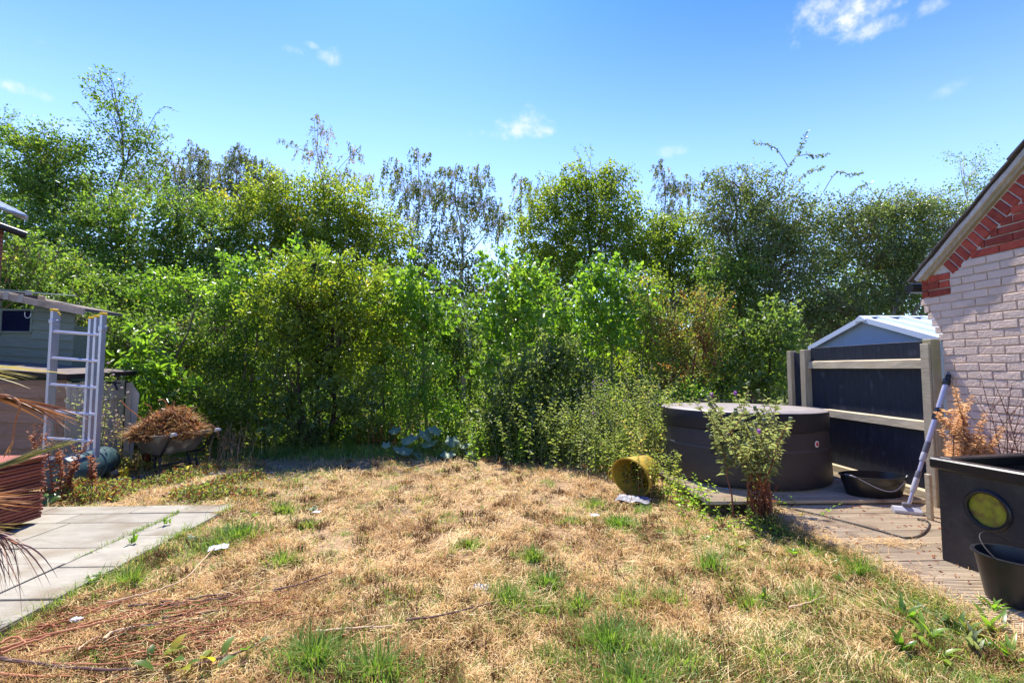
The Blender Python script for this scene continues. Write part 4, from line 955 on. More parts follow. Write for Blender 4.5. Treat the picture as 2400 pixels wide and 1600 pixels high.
birch('thin stemmed birch with drooping tips right of the tallest tree', 14, 350, [(395, 385, 45, 35), (340, 440, 60, 60), (420, 430, 40, 45), (455, 370, 12, 40)], lai=1.3)
birch('slim drooping birch between the tall tree and the yellow green maple', 15, 480, [(470, 385, 30, 35), (490, 440, 60, 60), (455, 480, 50, 60)], lai=1.9)
birch('narrow birch with a curled tip above the left maple', 16, 565, [(560, 365, 28, 30), (555, 410, 30, 55), (570, 470, 45, 50)], lai=1.9)
birch('small round topped birch above the left maple', 16, 610, [(605, 400, 32, 36), (615, 450, 50, 45), (650, 430, 24, 40)], lai=2.2)
birch('sparse birch with bare leaning stem and brown catkins above the maples', 14.5, 785, [(738, 278, 16, 14), (755, 320, 30, 36), (742, 365, 30, 40), (690, 350, 50, 14), (830, 365, 34, 30), (800, 420, 50, 40), (870, 440, 45, 35)], lai=.62, vmean=.72, per=16)
birch('loose birch left of the white trunked birch', 13.6, 968, [(985, 370, 32, 28), (930, 400, 40, 32), (950, 450, 58, 50), (1000, 460, 50, 60), (960, 520, 62, 55)], lai=1.2)
birch('birch with slender white trunk and hanging dark twigs in the centre gap', 12.8, 1102, [(1062, 415, 42, 36), (1120, 420, 42, 36), (1070, 480, 56, 56), (1130, 490, 52, 56), (1065, 550, 60, 50), (1165, 530, 40, 60)], lai=1.55, tr=.085)
birch('thin topped birch leaning left beside the green dome tree', 15.5, 1240, [(1220, 430, 34, 24), (1240, 470, 34, 46), (1215, 500, 24, 30)], lai=1.0)
birch('narrow birch standing in the gap right of the green dome tree', 14, 1575, [(1552, 400, 24, 26), (1562, 445, 30, 45), (1600, 460, 26, 50), (1580, 520, 40, 50)], lai=1.5)
birch('sparse birch top showing just left of the garage roof', 13, 2330, [(2250, 372, 35, 14), (2300, 385, 36, 26), (2285, 430, 50, 38), (2330, 440, 50, 50)], lai=.75, style='round', cl=.3, per=20, mat='foliage_mid')

# broadleaf trees
def broad(label, Y, bx, lobes, mat='foliage_mid', **k):
    kw = dict(lai=2.9, shoots=6, tr=.11, stems=2, leaf=(.07, .045), cl=.24); kw.update(k); q = kw.pop('q', 1.42); Y *= q; kw['leaf'] = tuple(v_*q for v_ in kw['leaf']); kw['cl'] *= q; kw['tr'] *= q
    return tree('broadleaf_tree', label, T_, GM, Y, bx, lobes, mat, **kw)
broad('bushy green tree behind the shed, top left of the picture', 11.4, 120, [(95, 350, 62, 45), (140, 345, 60, 42), (110, 410, 90, 60), (60, 470, 90, 70), (160, 470, 90, 70)])
broad('dark green tree between the house corner and the ladder', 10.4, 110, [(50, 560, 90, 80), (140, 570, 100, 80), (90, 650, 110, 80), (30, 690, 90, 70)], stems=3)
broad('dark green tree with visible grey limbs right above the ladder', 10.2, 300, [(250, 520, 90, 75), (330, 540, 85, 75), (230, 620, 110, 85), (330, 650, 110, 85), (280, 740, 120, 80)], stems=3, lai=2.1)
broad('mid green tree between the ladder and the pinnate shrub', 10.4, 470, [(420, 500, 80, 60), (480, 560, 100, 75), (410, 640, 100, 80), (520, 660, 100, 85), (450, 730, 110, 80)], stems=2)
broad('yellow green maple, left one of the maple pair', 11.2, 620, [(560, 490, 70, 50), (640, 450, 66, 46), (690, 490, 80, 55), (610, 550, 120, 70), (700, 570, 100, 70)], 'foliage_yellow', shoots=8)
broad('yellow green maple, right one of the maple pair', 11.0, 820, [(770, 450, 70, 48), (840, 490, 80, 55), (770, 530, 100, 60), (880, 550, 80, 60), (830, 600, 110, 70)], 'foliage_yellow', shoots=8)
broad('low dark tree filling the foot of the birch gap', 12.2, 1010, [(960, 610, 80, 60), (1040, 640, 90, 60), (1120, 660, 80, 60)], 'foliage_birch', lai=1.9)
broad('large dome shaped green tree right of the birch gap', 10.8, 1390, [(1380, 415, 62, 40), (1440, 440, 50, 50), (1300, 465, 80, 45), (1390, 490, 120, 60), (1280, 540, 85, 70), (1400, 580, 130, 80), (1480, 560, 70, 80), (1300, 630, 110, 70)], 'foliage_yellow', vmean=.36, shoots=8)
broad('leafy green tree between the dome tree and the grey thorn', 11.2, 1580, [(1540, 540, 50, 40), (1600, 560, 60, 55), (1550, 610, 80, 70), (1640, 630, 80, 80)], 'foliage_yellow', vmean=.22)
broad('grey green thorn tree with long wild shoots above the fence', 9.6, 1800, [(1720, 440, 80, 38), (1680, 500, 60, 60), (1800, 490, 100, 50), (1760, 570, 110, 75), (1870, 540, 90, 60), (1850, 620, 120, 70)], 'foliage_grey', q=1.1, leaf=(.052, .034), stems=3, shoots=7, vmean=.5, bark='twig')
broad('grey green thorn tree reaching the garage roof', 9.4, 2090, [(1990, 520, 90, 52), (2080, 490, 80, 44), (2150, 500, 80, 46), (2040, 580, 120, 70), (2150, 600, 110, 80), (2240, 520, 70, 60)], 'foliage_grey', q=1.1, leaf=(.052, .034), stems=3, shoots=5, bark='twig')
broad('shady thorn thicket with tangled bare stems above the metal shed', 9.2, 1940, [(1780, 690, 110, 70), (1900, 690, 110, 70), (2020, 690, 110, 70), (2110, 690, 80, 70), (1850, 760, 120, 60), (1980, 760, 120, 60)], 'foliage_grey', q=1.1, leaf=(.055, .036), stems=5, spread=.8, lai=1.5, vmean=.3, bark='twig', shoots=0)
# long wild shoots reaching out of crowns
def long_shoots(root, Y, paths, mat, bark, L=.075, step=.022):
    V_, Q_, n0 = [], [], 0; C, A = [], []
    for pts in paths:
        P = smooth_path([W(px, py, Y+R.normal(0, .1)) for px, py in pts], 6); V, q = tubes(P[None], np.linspace(.011, .003, len(P))[None], 4); V_.append(V); Q_.append(q+n0); n0 += len(V)
        ln = np.sum(np.linalg.norm(np.diff(P, axis=0), axis=1)); k = int(ln/step); t = np.sort(R.uniform(.25, 1, k))*(len(P)-1.01); i = t.astype(int); f_ = (t-i)[:, None]
        C.append(P[i]*(1-f_)+P[i+1]*f_+R.normal(0, .018, (k, 3))); A.append(R.normal(0, .8, (k, 3))+unit(P[i+1]-P[i])*.5+np.array([0, 0, -.4]))
    o0 = np.array(root.location); C, A = np.concatenate(C), np.concatenate(A); N = len(C)
    sh = link('long_shoots', mesh_from('long_shoots', np.concatenate(V_)-o0, [np.concatenate(Q_)], bark), root); tag(sh, kind='stuff')
    V, F, v = leaves(C, A, R.normal(0, 1, (N, 3)), L*R.uniform(.6, 1.3, N), L*.6*R.uniform(.6, 1.2, N), np.clip(R.normal(.5, .2, N), 0, 1))
    tag(link('shoot_leaves', mesh_from('shoot_leaves', V-o0, [F], mat, v), sh), kind='stuff')
thorn = [o for o in bpy.data.objects if o.name.startswith('broadleaf_tree') and 'wild shoots' in o.get('label', '')][0]
long_shoots(thorn, 10.5, [[(1832, 470), (1838, 430), (1846, 395), (1868, 362), (1880, 335), (1893, 308)], [(1845, 450), (1880, 415), (1905, 400), (1932, 393)], [(1848, 392), (1822, 352), (1795, 338), (1768, 336)], [(1866, 366), (1895, 362), (1920, 365), (1942, 362)], [(1930, 450), (1960, 405), (1990, 408), (2020, 405)], [(1700, 440), (1670, 410), (1645, 405)], [(1760, 430), (1745, 395), (1728, 392)], [(1800, 440), (1820, 410), (1835, 405)], [(1640, 470), (1650, 425), (1670, 405)], [(1980, 480), (2010, 440), (2040, 430)]], 'foliage_grey', 'twig')
tall = [o for o in bpy.data.objects if o.name.startswith('birch_tree') and 'tallest tree' in o.get('label', '')][0]
long_shoots(tall, 16.9, [[(350, 450), (345, 370), (338, 300), (330, 255)], [(342, 310), (365, 268), (390, 250), (415, 262)], [(240, 330), (205, 270), (180, 240), (170, 245)], [(300, 300), (315, 250), (320, 225)], [(345, 340), (365, 285)]], 'foliage_mid', 'bark_dark', L=.07, step=.04)
# poplars and shrubs along the lawn end
def poplar(label, Y, bx, lobes, **k):
    kw = dict(leaf=(.105, .09), lai=2.0, rich=True, cl=.26, per=26, shoots=5, tr=.045, stems=2, wind=0, spread=.2, vmean=.5, droop=.6, up=.35); kw.update(k); return tree('poplar_sapling', label, 'sapling', GP, Y, bx, lobes, 'foliage_bright', 'stem_green', **kw)
poplar('bright poplar sapling rising behind the pinnate shrub', 9.4, 725, [(725, 605, 45, 35), (690, 650, 60, 50), (760, 660, 50, 50)])
poplar('bright poplar sapling just left of the white birch trunk', 9.0, 975, [(950, 640, 50, 50), (1000, 690, 55, 55), (930, 720, 70, 70), (1010, 760, 55, 60)])
poplar('bright broad poplar sapling right of the white birch trunk', 9.0, 1200, [(1170, 640, 50, 45), (1235, 650, 50, 45), (1170, 720, 70, 60), (1250, 730, 60, 65), (1200, 790, 70, 60)])
poplar('bright poplar sapling below the dome tree, furthest right of the poplars', 9.0, 1430, [(1400, 640, 45, 45), (1450, 650, 50, 45), (1390, 710, 60, 55), (1470, 720, 60, 55), (1420, 780, 80, 60)])
poplar('low poplar sprout with big pale leaves beside the post stub', 8.3, 1140, [(1135, 840, 22, 28), (1150, 870, 20, 22)], lai=1.6, shoots=2, stems=1, tr=.015)

def shrub(label, Y, bx, lobes, mat, **k):
    kw = dict(lai=2.0, cl=.22, tr=.05, stems=3, shoots=4, wind=0, spread=.25); kw.update(k); return tree('shrub', label, 'shrub', GS, Y, bx, lobes, mat, **kw)
shrub('large yellow green shrub with long narrow leaflets left of centre', 8.5, 755, [(740, 640, 90, 55), (830, 690, 90, 60), (660, 710, 80, 60), (760, 740, 110, 60), (870, 770, 70, 50), (690, 800, 90, 60), (800, 820, 100, 60)], 'foliage_yellow', leaf=(.105, .034), shoots=8, vmean=.42, tr=.07, bark='bark_dark', per=36)
shrub('dark ivy covered foot of the large shrub left of centre', 8.35, 760, [(690, 900, 80, 70), (800, 920, 90, 70), (740, 980, 110, 50), (640, 960, 60, 60), (870, 930, 50, 70)], 'foliage_dark', leaf=(.08, .06), lai=1.9, bark='bark_dark', tr=.06, shoots=2, vmean=.5)
shrub('mid green shrub wall behind the elder and wheelbarrow', 9.1, 400, [(190, 760, 90, 70), (290, 800, 80, 70), (400, 790, 90, 70), (510, 800, 90, 80), (580, 740, 60, 70), (560, 870, 70, 60)], 'foliage_mid', stems=5, spread=.9)
shrub('bright shrub patch under the left maple', 9.0, 560, [(530, 660, 60, 50), (570, 700, 50, 50), (600, 640, 50, 40)], 'foliage_bright', leaf=(.08, .055), lai=1.7)
shrub('elder with large glossy drooping leaves beside the brown store', 7.7, 380, [(340, 800, 40, 24), (350, 850, 48, 36), (400, 880, 46, 36), (345, 910, 50, 36), (420, 925, 50, 36)], 'foliage_bright', leaf=(.15, .065), lai=1.9, rich=True, droop=.9, cl=.24, per=22, shoots=3, vmean=.4, bark='stem_green', tr=.025)
shrub('pale green undergrowth between elder and large shrub', 8.1, 510, [(460, 930, 60, 45), (530, 940, 60, 50), (580, 960, 50, 40), (500, 980, 80, 26)], 'foliage_yellow', leaf=(.06, .03), lai=1.9, tr=.012, bark='stem_green', vmean=.3)
shrub('green undergrowth left of the post stub', 8.5, 960, [(930, 880, 60, 50), (1000, 880, 60, 50), (960, 940, 70, 40), (1040, 940, 60, 40)], 'foliage_bright', leaf=(.06, .04), lai=1.7, tr=.012, bark='stem_green', vmean=.4)
shrub('bramble mound with broad leaves in front of the middle poplars', 8.0, 1220, [(1290, 830, 56, 46), (1240, 890, 80, 60), (1330, 900, 70, 70), (1180, 950, 70, 60), (1270, 980, 90, 60), (1150, 1010, 60, 40), (1350, 990, 70, 60)], 'foliage_weed', leaf=(.085, .05), lai=3.0, tr=.015, bark='stem_green', vmean=.25, shoots=6)
shrub('reddish tinged thorn shrub behind the hot tub', 8.4, 1590, [(1560, 740, 60, 36), (1640, 720, 70, 40), (1560, 800, 60, 50), (1650, 790, 80, 60), (1600, 870, 90, 60), (1690, 860, 60, 60)], 'foliage_red', leaf=(.05, .032), lai=1.45, bark='stem_red', tr=.035, stems=6, spread=.35, shoots=7)
shrub('dark ivy shrub crowding against the fence end post', 7.9, 1790, [(1740, 800, 60, 60), (1800, 820, 60, 60), (1760, 880, 80, 60), (1700, 920, 70, 40), (1820, 770, 60, 50)], 'foliage_dark', leaf=(.075, .055), lai=2.2, bark='bark_dark', rich=True)
shrub('low green bush left of the hot tub', 7.6, 1690, [(1650, 930, 70, 30), (1580, 940, 60, 40)], 'foliage_bright', leaf=(.06, .035), lai=1.6, tr=.012, bark='stem_green', vmean=.3)
shrub('leafless looking tangle of grey green twigs at far left below the house roof', 9.0, 60, [(30, 600, 70, 50), (90, 620, 60, 60), (60, 670, 60, 40)], 'foliage_mid', lai=.7, bark='twig', stems=7, spread=.5, shoots=10)

for px, y_, mt, lab, lob in ((610, 10.2, 'foliage_mid', 'green filler shrub left of the large yellow green shrub', [(600, 720, 80, 60), (620, 800, 80, 70), (640, 880, 80, 60)]),
        (880, 10.4, 'foliage_yellow', 'yellow green filler shrub right of the large shrub', [(880, 680, 70, 60), (900, 760, 80, 70), (890, 850, 80, 70)]),
        (1075, 10.6, 'foliage_mid', 'green filler shrub at the foot of the white birch', [(1070, 760, 60, 60), (1090, 820, 80, 60), (1060, 880, 80, 60)]),
        (1320, 10.2, 'foliage_bright', 'bright filler shrub between the two right hand poplars', [(1320, 720, 50, 60), (1320, 800, 70, 70)]),
        (1530, 10.4, 'foliage_yellow', 'yellow green filler shrub left of the reddish thorn', [(1520, 680, 60, 50), (1540, 760, 70, 70), (1510, 830, 70, 60)]),
        (1700, 10.2, 'foliage_mid', 'green filler shrub right of the reddish thorn', [(1690, 650, 70, 60), (1720, 730, 80, 60), (1740, 660, 60, 60)]),
        (200, 10.2, 'foliage_mid', 'green filler shrub behind the ladder', [(150, 650, 80, 60), (230, 700, 90, 70), (300, 720, 80, 70), (170, 740, 80, 60)]),
        (440, 10.2, 'foliage_bright', 'bright filler shrub behind the wheelbarrow', [(400, 680, 70, 60), (470, 700, 80, 60), (440, 780, 80, 70)])):
    shrub(lab, y_, px, lob, mt, lai=2.2, shoots=5, leaf=(.075, .05), spread=.35)
# herbs: stems with leaves, optionally with flower heads
def herb(name, label, cat, group, pos, H, ns, mat, stemmat, leaf=(.07, .02), nl=26, spread=.12, lean=.22, heads=None, rich=False, z0=.12, r0=.006, vmean=.45, tipw=.35, side=0, headr=.014, lean_dir=None, fall=0.0, branch=0):
    pos = np.array(pos, float); root = empty(name, pos, label, cat, group)
    k = 6; t = np.linspace(0, 1, k)
    b0 = pos+np.stack([R.normal(0, spread*.4, ns), R.normal(0, spread*.4, ns), np.full(ns, -.02)], 1)
    ang = R.uniform(0, 6.28, ns); hh = H*R.uniform(.62, 1.05, ns); ln = lean*hh*R.uniform(.2, 1.2, ns)
    dx = np.stack([np.cos(ang)*ln, np.sin(ang)*ln, np.zeros(ns)], 1)
    if lean_dir is not None: dx += np.array([*lean_dir, 0])*hh[:, None]
    P = b0[:, None]+dx[:, None]*(t**1.6)[None, :, None]; P[..., 2] += hh[:, None]*(t-fall*t**2)[None, :]
    P[:, 1:-1, :2] += R.normal(0, .008*H, (ns, k-2, 2))
    rad = np.tile(r0*(1-.75*t), (ns, 1))
    if branch:                          # side branches in the upper part
        bi = R.integers(0, ns, ns*branch); bt = R.uniform(.4, .9, ns*branch); idx_ = (bt*(k-1)).astype(int); fr = bt*(k-1)-idx_
        s0 = P[bi, idx_]*(1-fr[:, None])+P[bi, idx_+1]*fr[:, None]; bl = hh[bi]*R.uniform(.12, .32, ns*branch); a2 = R.uniform(0, 6.28, ns*branch)
        d2 = np.stack([np.cos(a2)*.65, np.sin(a2)*.65, np.ones_like(a2)*.8], 1)*bl[:, None]
        P2 = s0[:, None]+d2[:, None]*t[None, :, None]; P2[..., 2] += (bl[:, None]*.2)*(t**2)[None]
        P = np.concatenate([P, P2]); rad = np.concatenate([rad, np.tile(r0*.5*(1-.7*t), (len(P2), 1))])
    V, q = tubes(P, rad, 4); o0 = np.array(root.location)
    tag(link('stem', mesh_from('stem', V-o0, [q], stemmat, smooth=True), root), kind='stuff')
    C = []; A = []; Nn = []; LL = []
    nS = len(P)
    for i in range(nS):
        n_i = nl if i < ns else max(3, nl//3)
        s_ = np.linspace(z0 if i < ns else .15, 1, n_i)+R.normal(0, .015, n_i); s_ = np.clip(s_, 0, .999); idx_ = (s_*(k-1)).astype(int); fr = (s_*(k-1)-idx_)[:, None]
        p = P[i, idx_]*(1-fr)+P[i, idx_+1]*fr; a = np.arange(n_i)*2.4+R.uniform(0, 6); el = R.normal(.45-.5*(1-s_), .25)
        C.append(p); A.append(np.stack([np.cos(a)*np.cos(el), np.sin(a)*np.cos(el), np.sin(el)], 1)); Nn.append(np.stack([-np.cos(a)*.5, -np.sin(a)*.5, np.ones(n_i)], 1)+R.normal(0, .25, (n_i, 3)))
        LL.append(leaf[0]*(1-(1-tipw)*s_)*R.uniform(.7, 1.25, n_i)*(1 if i < ns else .7))
    C, A, Nn, LL = (np.concatenate(x) for x in (C, A, Nn, LL))
    if nl:
        V, F, v = leaves(C, A, Nn, LL, LL*leaf[1]/leaf[0], np.clip(R.normal(vmean, .22, len(C)), 0, 1), fold=.22, rich=rich)
        tag(link('foliage', mesh_from('foliage', V-o0, [F], mat, v), root), kind='stuff')
    if heads:
        for nm, mt, frac, rr in heads:
            m = MB()
            for i in range(nS):
                if R.uniform() < frac:
                    tip = P[i, -1]; m.lathe(tip-o0, [(.3*rr, -.4*rr), (rr*.95, .3*rr), (rr*.8, 1.2*rr), (rr*1.05, 1.7*rr), (.3*rr, 2.0*rr)] if nm != 'seed_head' else [(.4*rr, 0), (rr, .8*rr), (.6*rr, 1.5*rr)], 7)
            if m.V:
                me = bpy.data.meshes.new(nm); me.from_pydata(m.V, [], m.F); me.materials.append(MATS[mt]); tag(link(nm, me, root), kind='stuff')
    return root
GW = 'tall weeds left of the hot tub'
TH = [('bud', 'thistle_bud', .7, .013), ('flower', 'thistle_bloom', .25, .013)]
where = ['nearest the bramble mound', 'beside the bramble mound', 'with pink heads above the yellow trug', 'tallest among the willowherb', 'behind the yellow trug', 'close to the tub lid edge', 'leaning over the lawn edge', 'between trug and tub', 'in front of the bramble mound', 'hugging the tub side', 'with yellowing leaves over the trug', 'low at the lawn edge by the trug']
for i, (px, py, H) in enumerate(((1395, 1075, 1.35), (1440, 1080, 1.5), (1425, 1095, 1.2), (1500, 1075, 1.45), (1545, 1085, 1.25), (1590, 1080, 1.05), (1385, 1100, .8), (1560, 1115, 1.1), (1330, 1085, .9), (1570, 1095, .95), (1500, 1125, 1.15), (1425, 1115, .7))):
    herb('tall_weed', 'tall leafy weed clump '+where[i], 'weed', GW, G(px, py), H, 15 if i not in (7, 10) else 7, 'foliage_weed' if i % 3 else 'foliage_thistle', 'stem_green' if i not in (7, 10) else 'stem_red', leaf=(.085, .02) if i % 2 else (.07, .028), nl=34, spread=.42, lean=.16, heads=TH if i in (0, 2, 3, 4) else None, vmean=.45 if i != 10 else .8, tipw=.45, branch=2)
# the large thistle by the deck
tp = G(1780, 1215)
herb('thistle', 'large grey green thistle with purple flowers growing at the deck corner', 'thistle', None, tp, 1.16, 12, 'foliage_thistle', 'stem_red', leaf=(.12, .017), nl=58, spread=.20, lean=.50, heads=[('bud', 'thistle_bud', .6, .018), ('flower', 'thistle_bloom', .2, .017)], z0=.42, r0=.011, tipw=.5, branch=4, rich=True)
herb('dead_thistle', 'withered rusty brown stems at the foot of the large thistle', 'weed', None, tp+np.array([.0, -.03, 0]), .62, 14, 'foliage_rust', 'stem_red', leaf=(.07, .014), nl=22, spread=.16, lean=.25, vmean=.35, r0=.008, fall=.1)
herb('nettle', 'low green nettle clump at the foot of the large thistle', 'weed', None, tp+np.array([-.05, -.10, 0]), .22, 26, 'foliage_mid', 'stem_green', leaf=(.06, .03), nl=9, spread=.55, lean=.3, vmean=.6, rich=True)
herb('leafy_weed', 'bright green leafy weed between yellow trug and thistle', 'weed', None, G(1640, 1195), .34, 14, 'foliage_bright', 'stem_green', leaf=(.085, .04), nl=12, spread=.40, lean=.3, rich=True, vmean=.8)
herb('leafy_weed', 'trailing bright weed along the lawn edge below the thistle', 'weed', None, G(1700, 1235), .16, 20, 'foliage_bright', 'stem_green', leaf=(.06, .03), nl=8, spread=.7, lean=.5, rich=True, vmean=.7)
herb('creeper', 'thin creeper with small leaves trailing over the upper deck edge', 'weed', None, G(1850, 1185, .09), .16, 5, 'foliage_bright', 'stem_green', leaf=(.05, .022), nl=9, spread=.3, lean=1.4, r0=.003, vmean=.6)
herb('willowherb', 'willowherb with thin dark red stems in front of the yellow trug', 'weed', None, G(1522, 1172), .62, 8, 'foliage_weed', 'stem_red', leaf=(.055, .014), nl=10, spread=.3, lean=.08, z0=.5, r0=.006)
for px, py, H, lab in ((1545, 1118, 1.55, 'tall pale weed rising over the left rim of the tub'), (1575, 1110, 1.4, 'tall pale weed just in front of the tub rim'), (1500, 1100, 1.6, 'tallest pale weed behind the yellow trug'), (1455, 1100, 1.5, 'tall pale weed left above the yellow trug'), (1610, 1120, .95, 'tall weed hiding the left side of the hot tub'), (1640, 1135, .8, 'weed in front of the tub strap'), (1470, 1150, .5, 'weed leaning on the left side of the yellow trug'), (1560, 1165, .55, 'weed at the right end of the yellow trug'), (1585, 1130, 1.1, 'taller weed between trug and tub side')):
    herb('tall_weed', lab, 'weed', GW, G(px, py), H, 8, 'foliage_weed', 'stem_green', leaf=(.085, .022), nl=28, spread=.34, lean=.2, vmean=.6, tipw=.45, branch=2)
GL = 'bushy weeds spilling over the end of the lawn'
for px, py, H, mt, lab in ((1130, 1075, .75, 'foliage_weed', 'bushy weed right of the squash leaves'), (1180, 1082, .9, 'foliage_bright', 'fresh green weed left of the bramble mound'), (1230, 1085, 1.05, 'foliage_weed', 'bushy weed at the foot of the bramble mound'), (1285, 1090, 1.1, 'foliage_yellow', 'yellow green weed in front of the bramble mound'), (1340, 1095, 1.15, 'foliage_weed', 'tall bushy weed between bramble and thistles'),
                           (600, 1062, .6, 'foliage_yellow', 'weed at the left foot of the large shrub'), (680, 1058, .7, 'foliage_weed', 'weed under the large shrub, left'), (820, 1055, .7, 'foliage_bright', 'weed under the large shrub, right'), (880, 1050, .6, 'foliage_weed', 'weed left of the dead bracken'), (740, 1060, .45, 'foliage_yellow', 'low weed under the middle of the large shrub'), (1020, 1030, .8, 'foliage_bright', 'fresh weed behind the squash leaves'), (520, 1068, .5, 'foliage_weed', 'weed beside the dry grass clump'), (1080, 1030, .95, 'foliage_weed', 'weed clump standing in front of the post stub')):
    herb('bushy_weed', lab, 'weed', GL, G(px, py)+np.array([0, R.uniform(-.05, .35), 0]), H*R.uniform(.75, 1.1), 18, mt if mt != 'foliage_yellow' else 'foliage_weed', 'stem_green', leaf=(.10, .036), nl=22, spread=.70, lean=.42, vmean=.35, tipw=.5, branch=1)
# left weeds
herb('tall_thistle', 'tall seeding thistle in front of the ladder with pale fluffy heads', 'thistle', None, G(196, 1118), 1.42, 6, 'foliage_thistle', 'stem_green', leaf=(.10, .022), nl=22, spread=.18, lean=.16, heads=[('seed_head', 'seed_fluff', .6, .018), ('flower', 'thistle_bloom', .06, .014)], branch=3, r0=.008, vmean=.6)
herb('seeding_weed', 'pale dry seeding weed stems right of the ladder', 'weed', None, G(250, 1110), 1.15, 7, 'foliage_weed', 'stalk_pale', leaf=(.06, .014), nl=14, spread=.22, lean=.2, heads=[('seed_head', 'seed_fluff', .6, .014)], branch=3, vmean=.9)
herb('dock', 'rust brown seeding dock in front of the water butt, left one', 'dock', None, G(118, 1172), .80, 3, 'foliage_rust', 'stem_red', leaf=(.05, .032), nl=46, spread=.12, lean=.22, r0=.008, tipw=.7, vmean=.55, branch=4)
herb('dock', 'rust brown seeding dock in front of the water butt, right one', 'dock', None, G(166, 1166), .62, 4, 'foliage_rust', 'stem_red', leaf=(.055, .034), nl=50, spread=.18, lean=.30, r0=.008, tipw=.7, vmean=.4, branch=5)
herb('rusty_dock', 'thin rust red dock spike behind the water butt', 'dock', None, G(150, 1110), 1.0, 3, 'foliage_rust', 'stem_red', leaf=(.04, .022), nl=50, spread=.08, lean=.12, r0=.006, tipw=.8, branch=3)
herb('daisy_weed', 'straggly weed with small white flowers left of the ladder', 'weed', None, G(25, 1130)+np.array([0, .6, 0]), 1.05, 8, 'foliage_weed', 'stem_green', leaf=(.06, .012), nl=10, spread=.3, lean=.4, heads=[('seed_head', 'seed_fluff', .9, .012)], branch=4)
herb('yellow_weed', 'yellowing leafy weeds under the ladder foot', 'weed', None, G(262, 1098), .30, 20, 'foliage_yellow', 'stem_green', leaf=(.06, .04), nl=9, spread=.65, lean=.3, rich=True, vmean=.75)
herb('leafy_weed', 'small green weed below the wheelbarrow tray', 'weed', None, G(330, 1112), .45, 10, 'foliage_mid', 'stem_green', leaf=(.07, .03), nl=12, spread=.45, lean=.3, rich=True, vmean=.9)
herb('green_sapling', 'slim green weed stem right of the wheelbarrow leg', 'weed', None, G(472, 1090), .85, 3, 'foliage_yellow', 'stem_green', leaf=(.055, .026), nl=24, spread=.1, lean=.15)
herb('dry_grass_clump', 'dry grass clump behind the wheelbarrow handle', 'weed', None, G(535, 1075), .62, 50, 'straw', 'stalk_pale', leaf=(.10, .006), nl=4, spread=.6, lean=.45, r0=.003)
# dead plants by the wall
dc = np.array([4.03, 3.80, .08])
herb('dead_conifer', 'bright orange brown dead conifer between tank and white wall', 'conifer', None, dc, 1.14, 9, 'foliage_conifer', 'stalk_dark', leaf=(.06, .008), nl=230, spread=.14, lean=.075, r0=.008, tipw=.8, z0=.05, branch=5, vmean=.5)
herb('dead_twigs', 'bare dark twiggy plant against the white wall right of the conifer', 'weed', None, np.array([4.05, 3.50, .08]), 1.28, 6, 'foliage_rust', 'stalk_dark', leaf=(.022, .010), nl=16, spread=.14, lean=.24, r0=.006, branch=6, vmean=.3)
herb('leafy_shrub', 'dark green leafy plant growing from the tank at the right edge', 'plant', None, np.array([3.98, 3.05, .45]), .80, 6, 'foliage_mid', 'stem_green', leaf=(.085, .032), nl=16, spread=.20, lean=.30, rich=True, r0=.005, vmean=.1, branch=2)

# ------------------------------------------------------------------ palm whose fronds hang in from the left
PC = np.array([-3.45, 2.75, 0]); palm = empty('palm', PC, 'palm with drooping dry brown and yellow fronds at the left edge', 'palm')
tr = MB().tube([PC+(0, 0, -.05), PC+(.01, 0, .5), PC+(-.02, .03, 1.0), PC+(0, 0, 1.42)], [.13, .12, .115, .10], 14).build('trunk', 'bark', palm, smooth=True)
def frond(path, n, spread, wid, mat, ln, droop=.12, vm=.5, start=.35, fan=1.0):
    P = smooth_path([PC+(0, 0, path[0]) if isinstance(path[0], float) else path[0]]+list(path[1:]), 8); k = len(P)
    Vt, q = tubes(P[None], np.linspace(.011, .004, k)[None], 5)
    fr = link('frond', mesh_from('frond', Vt-PC, [q], 'stalk_rust' if mat != 'frond_yellow' else 'stem_green', smooth=True), palm)
    dirn = unit(P[-1]-P[-6]); ref = np.array([0, 0, 1.0]); sd = unit(np.cross(dirn, ref)); upv = np.cross(sd, dirn)
    VV, FF, vv = [], [], []
    for i in range(n):
        a = R.normal(0, spread); b = R.normal(0, spread*.7*fan); st = P[int(R.uniform(k*start, k-1))]+R.normal(0, .006, 3)
        d = unit(dirn+sd*a+upv*b); L = ln*R.uniform(.6, 1.1); ts = np.linspace(0, 1, 7)
        pts = st+d*(L*ts)[:, None]; pts[:, 2] -= droop*L*ts**2*R.uniform(.3, 2.0); bend = R.normal(0, .10)
        pts += sd*(bend*L*ts**2)[:, None]
        w = wid*R.uniform(.6, 1.2)*np.array([.7, 1, 1, .9, .75, .5, .1]); s2 = unit(sd*R.normal(0, 1)+upv*R.normal(0, 1)); o_ = len(VV)*14
        VV.append(np.stack([pts-s2*w[:, None]*.5, pts+s2*w[:, None]*.5], 1).reshape(-1, 3)); j = np.arange(6)*2
        FF.append(np.stack([j, j+1, j+3, j+2], 1)+o_); vv.append(np.full(14, np.clip(R.normal(vm, .25), 0, 1)))
    lf = link('leaflets', mesh_from('leaflets', np.concatenate(VV)-PC, [np.concatenate(FF)], mat, np.concatenate(vv)), fr)
    return fr
D = 2.75
frond([1.42, W(-140, 850, D), W(-60, 855, D+.1)], 9, .16, .012, 'frond_yellow', .42, .05, .6)
frond([1.40, W(-150, 880, D), W(-40, 872, D+.05)], 12, .12, .012, 'frond_yellow', .32, .15, .5)
frond([1.35, W(-150, 910, D+.3), W(-40, 922, D+.3), W(40, 938, D+.35)], 34, .10, .013, 'frond_brown', .46, .16, .5, start=.55)
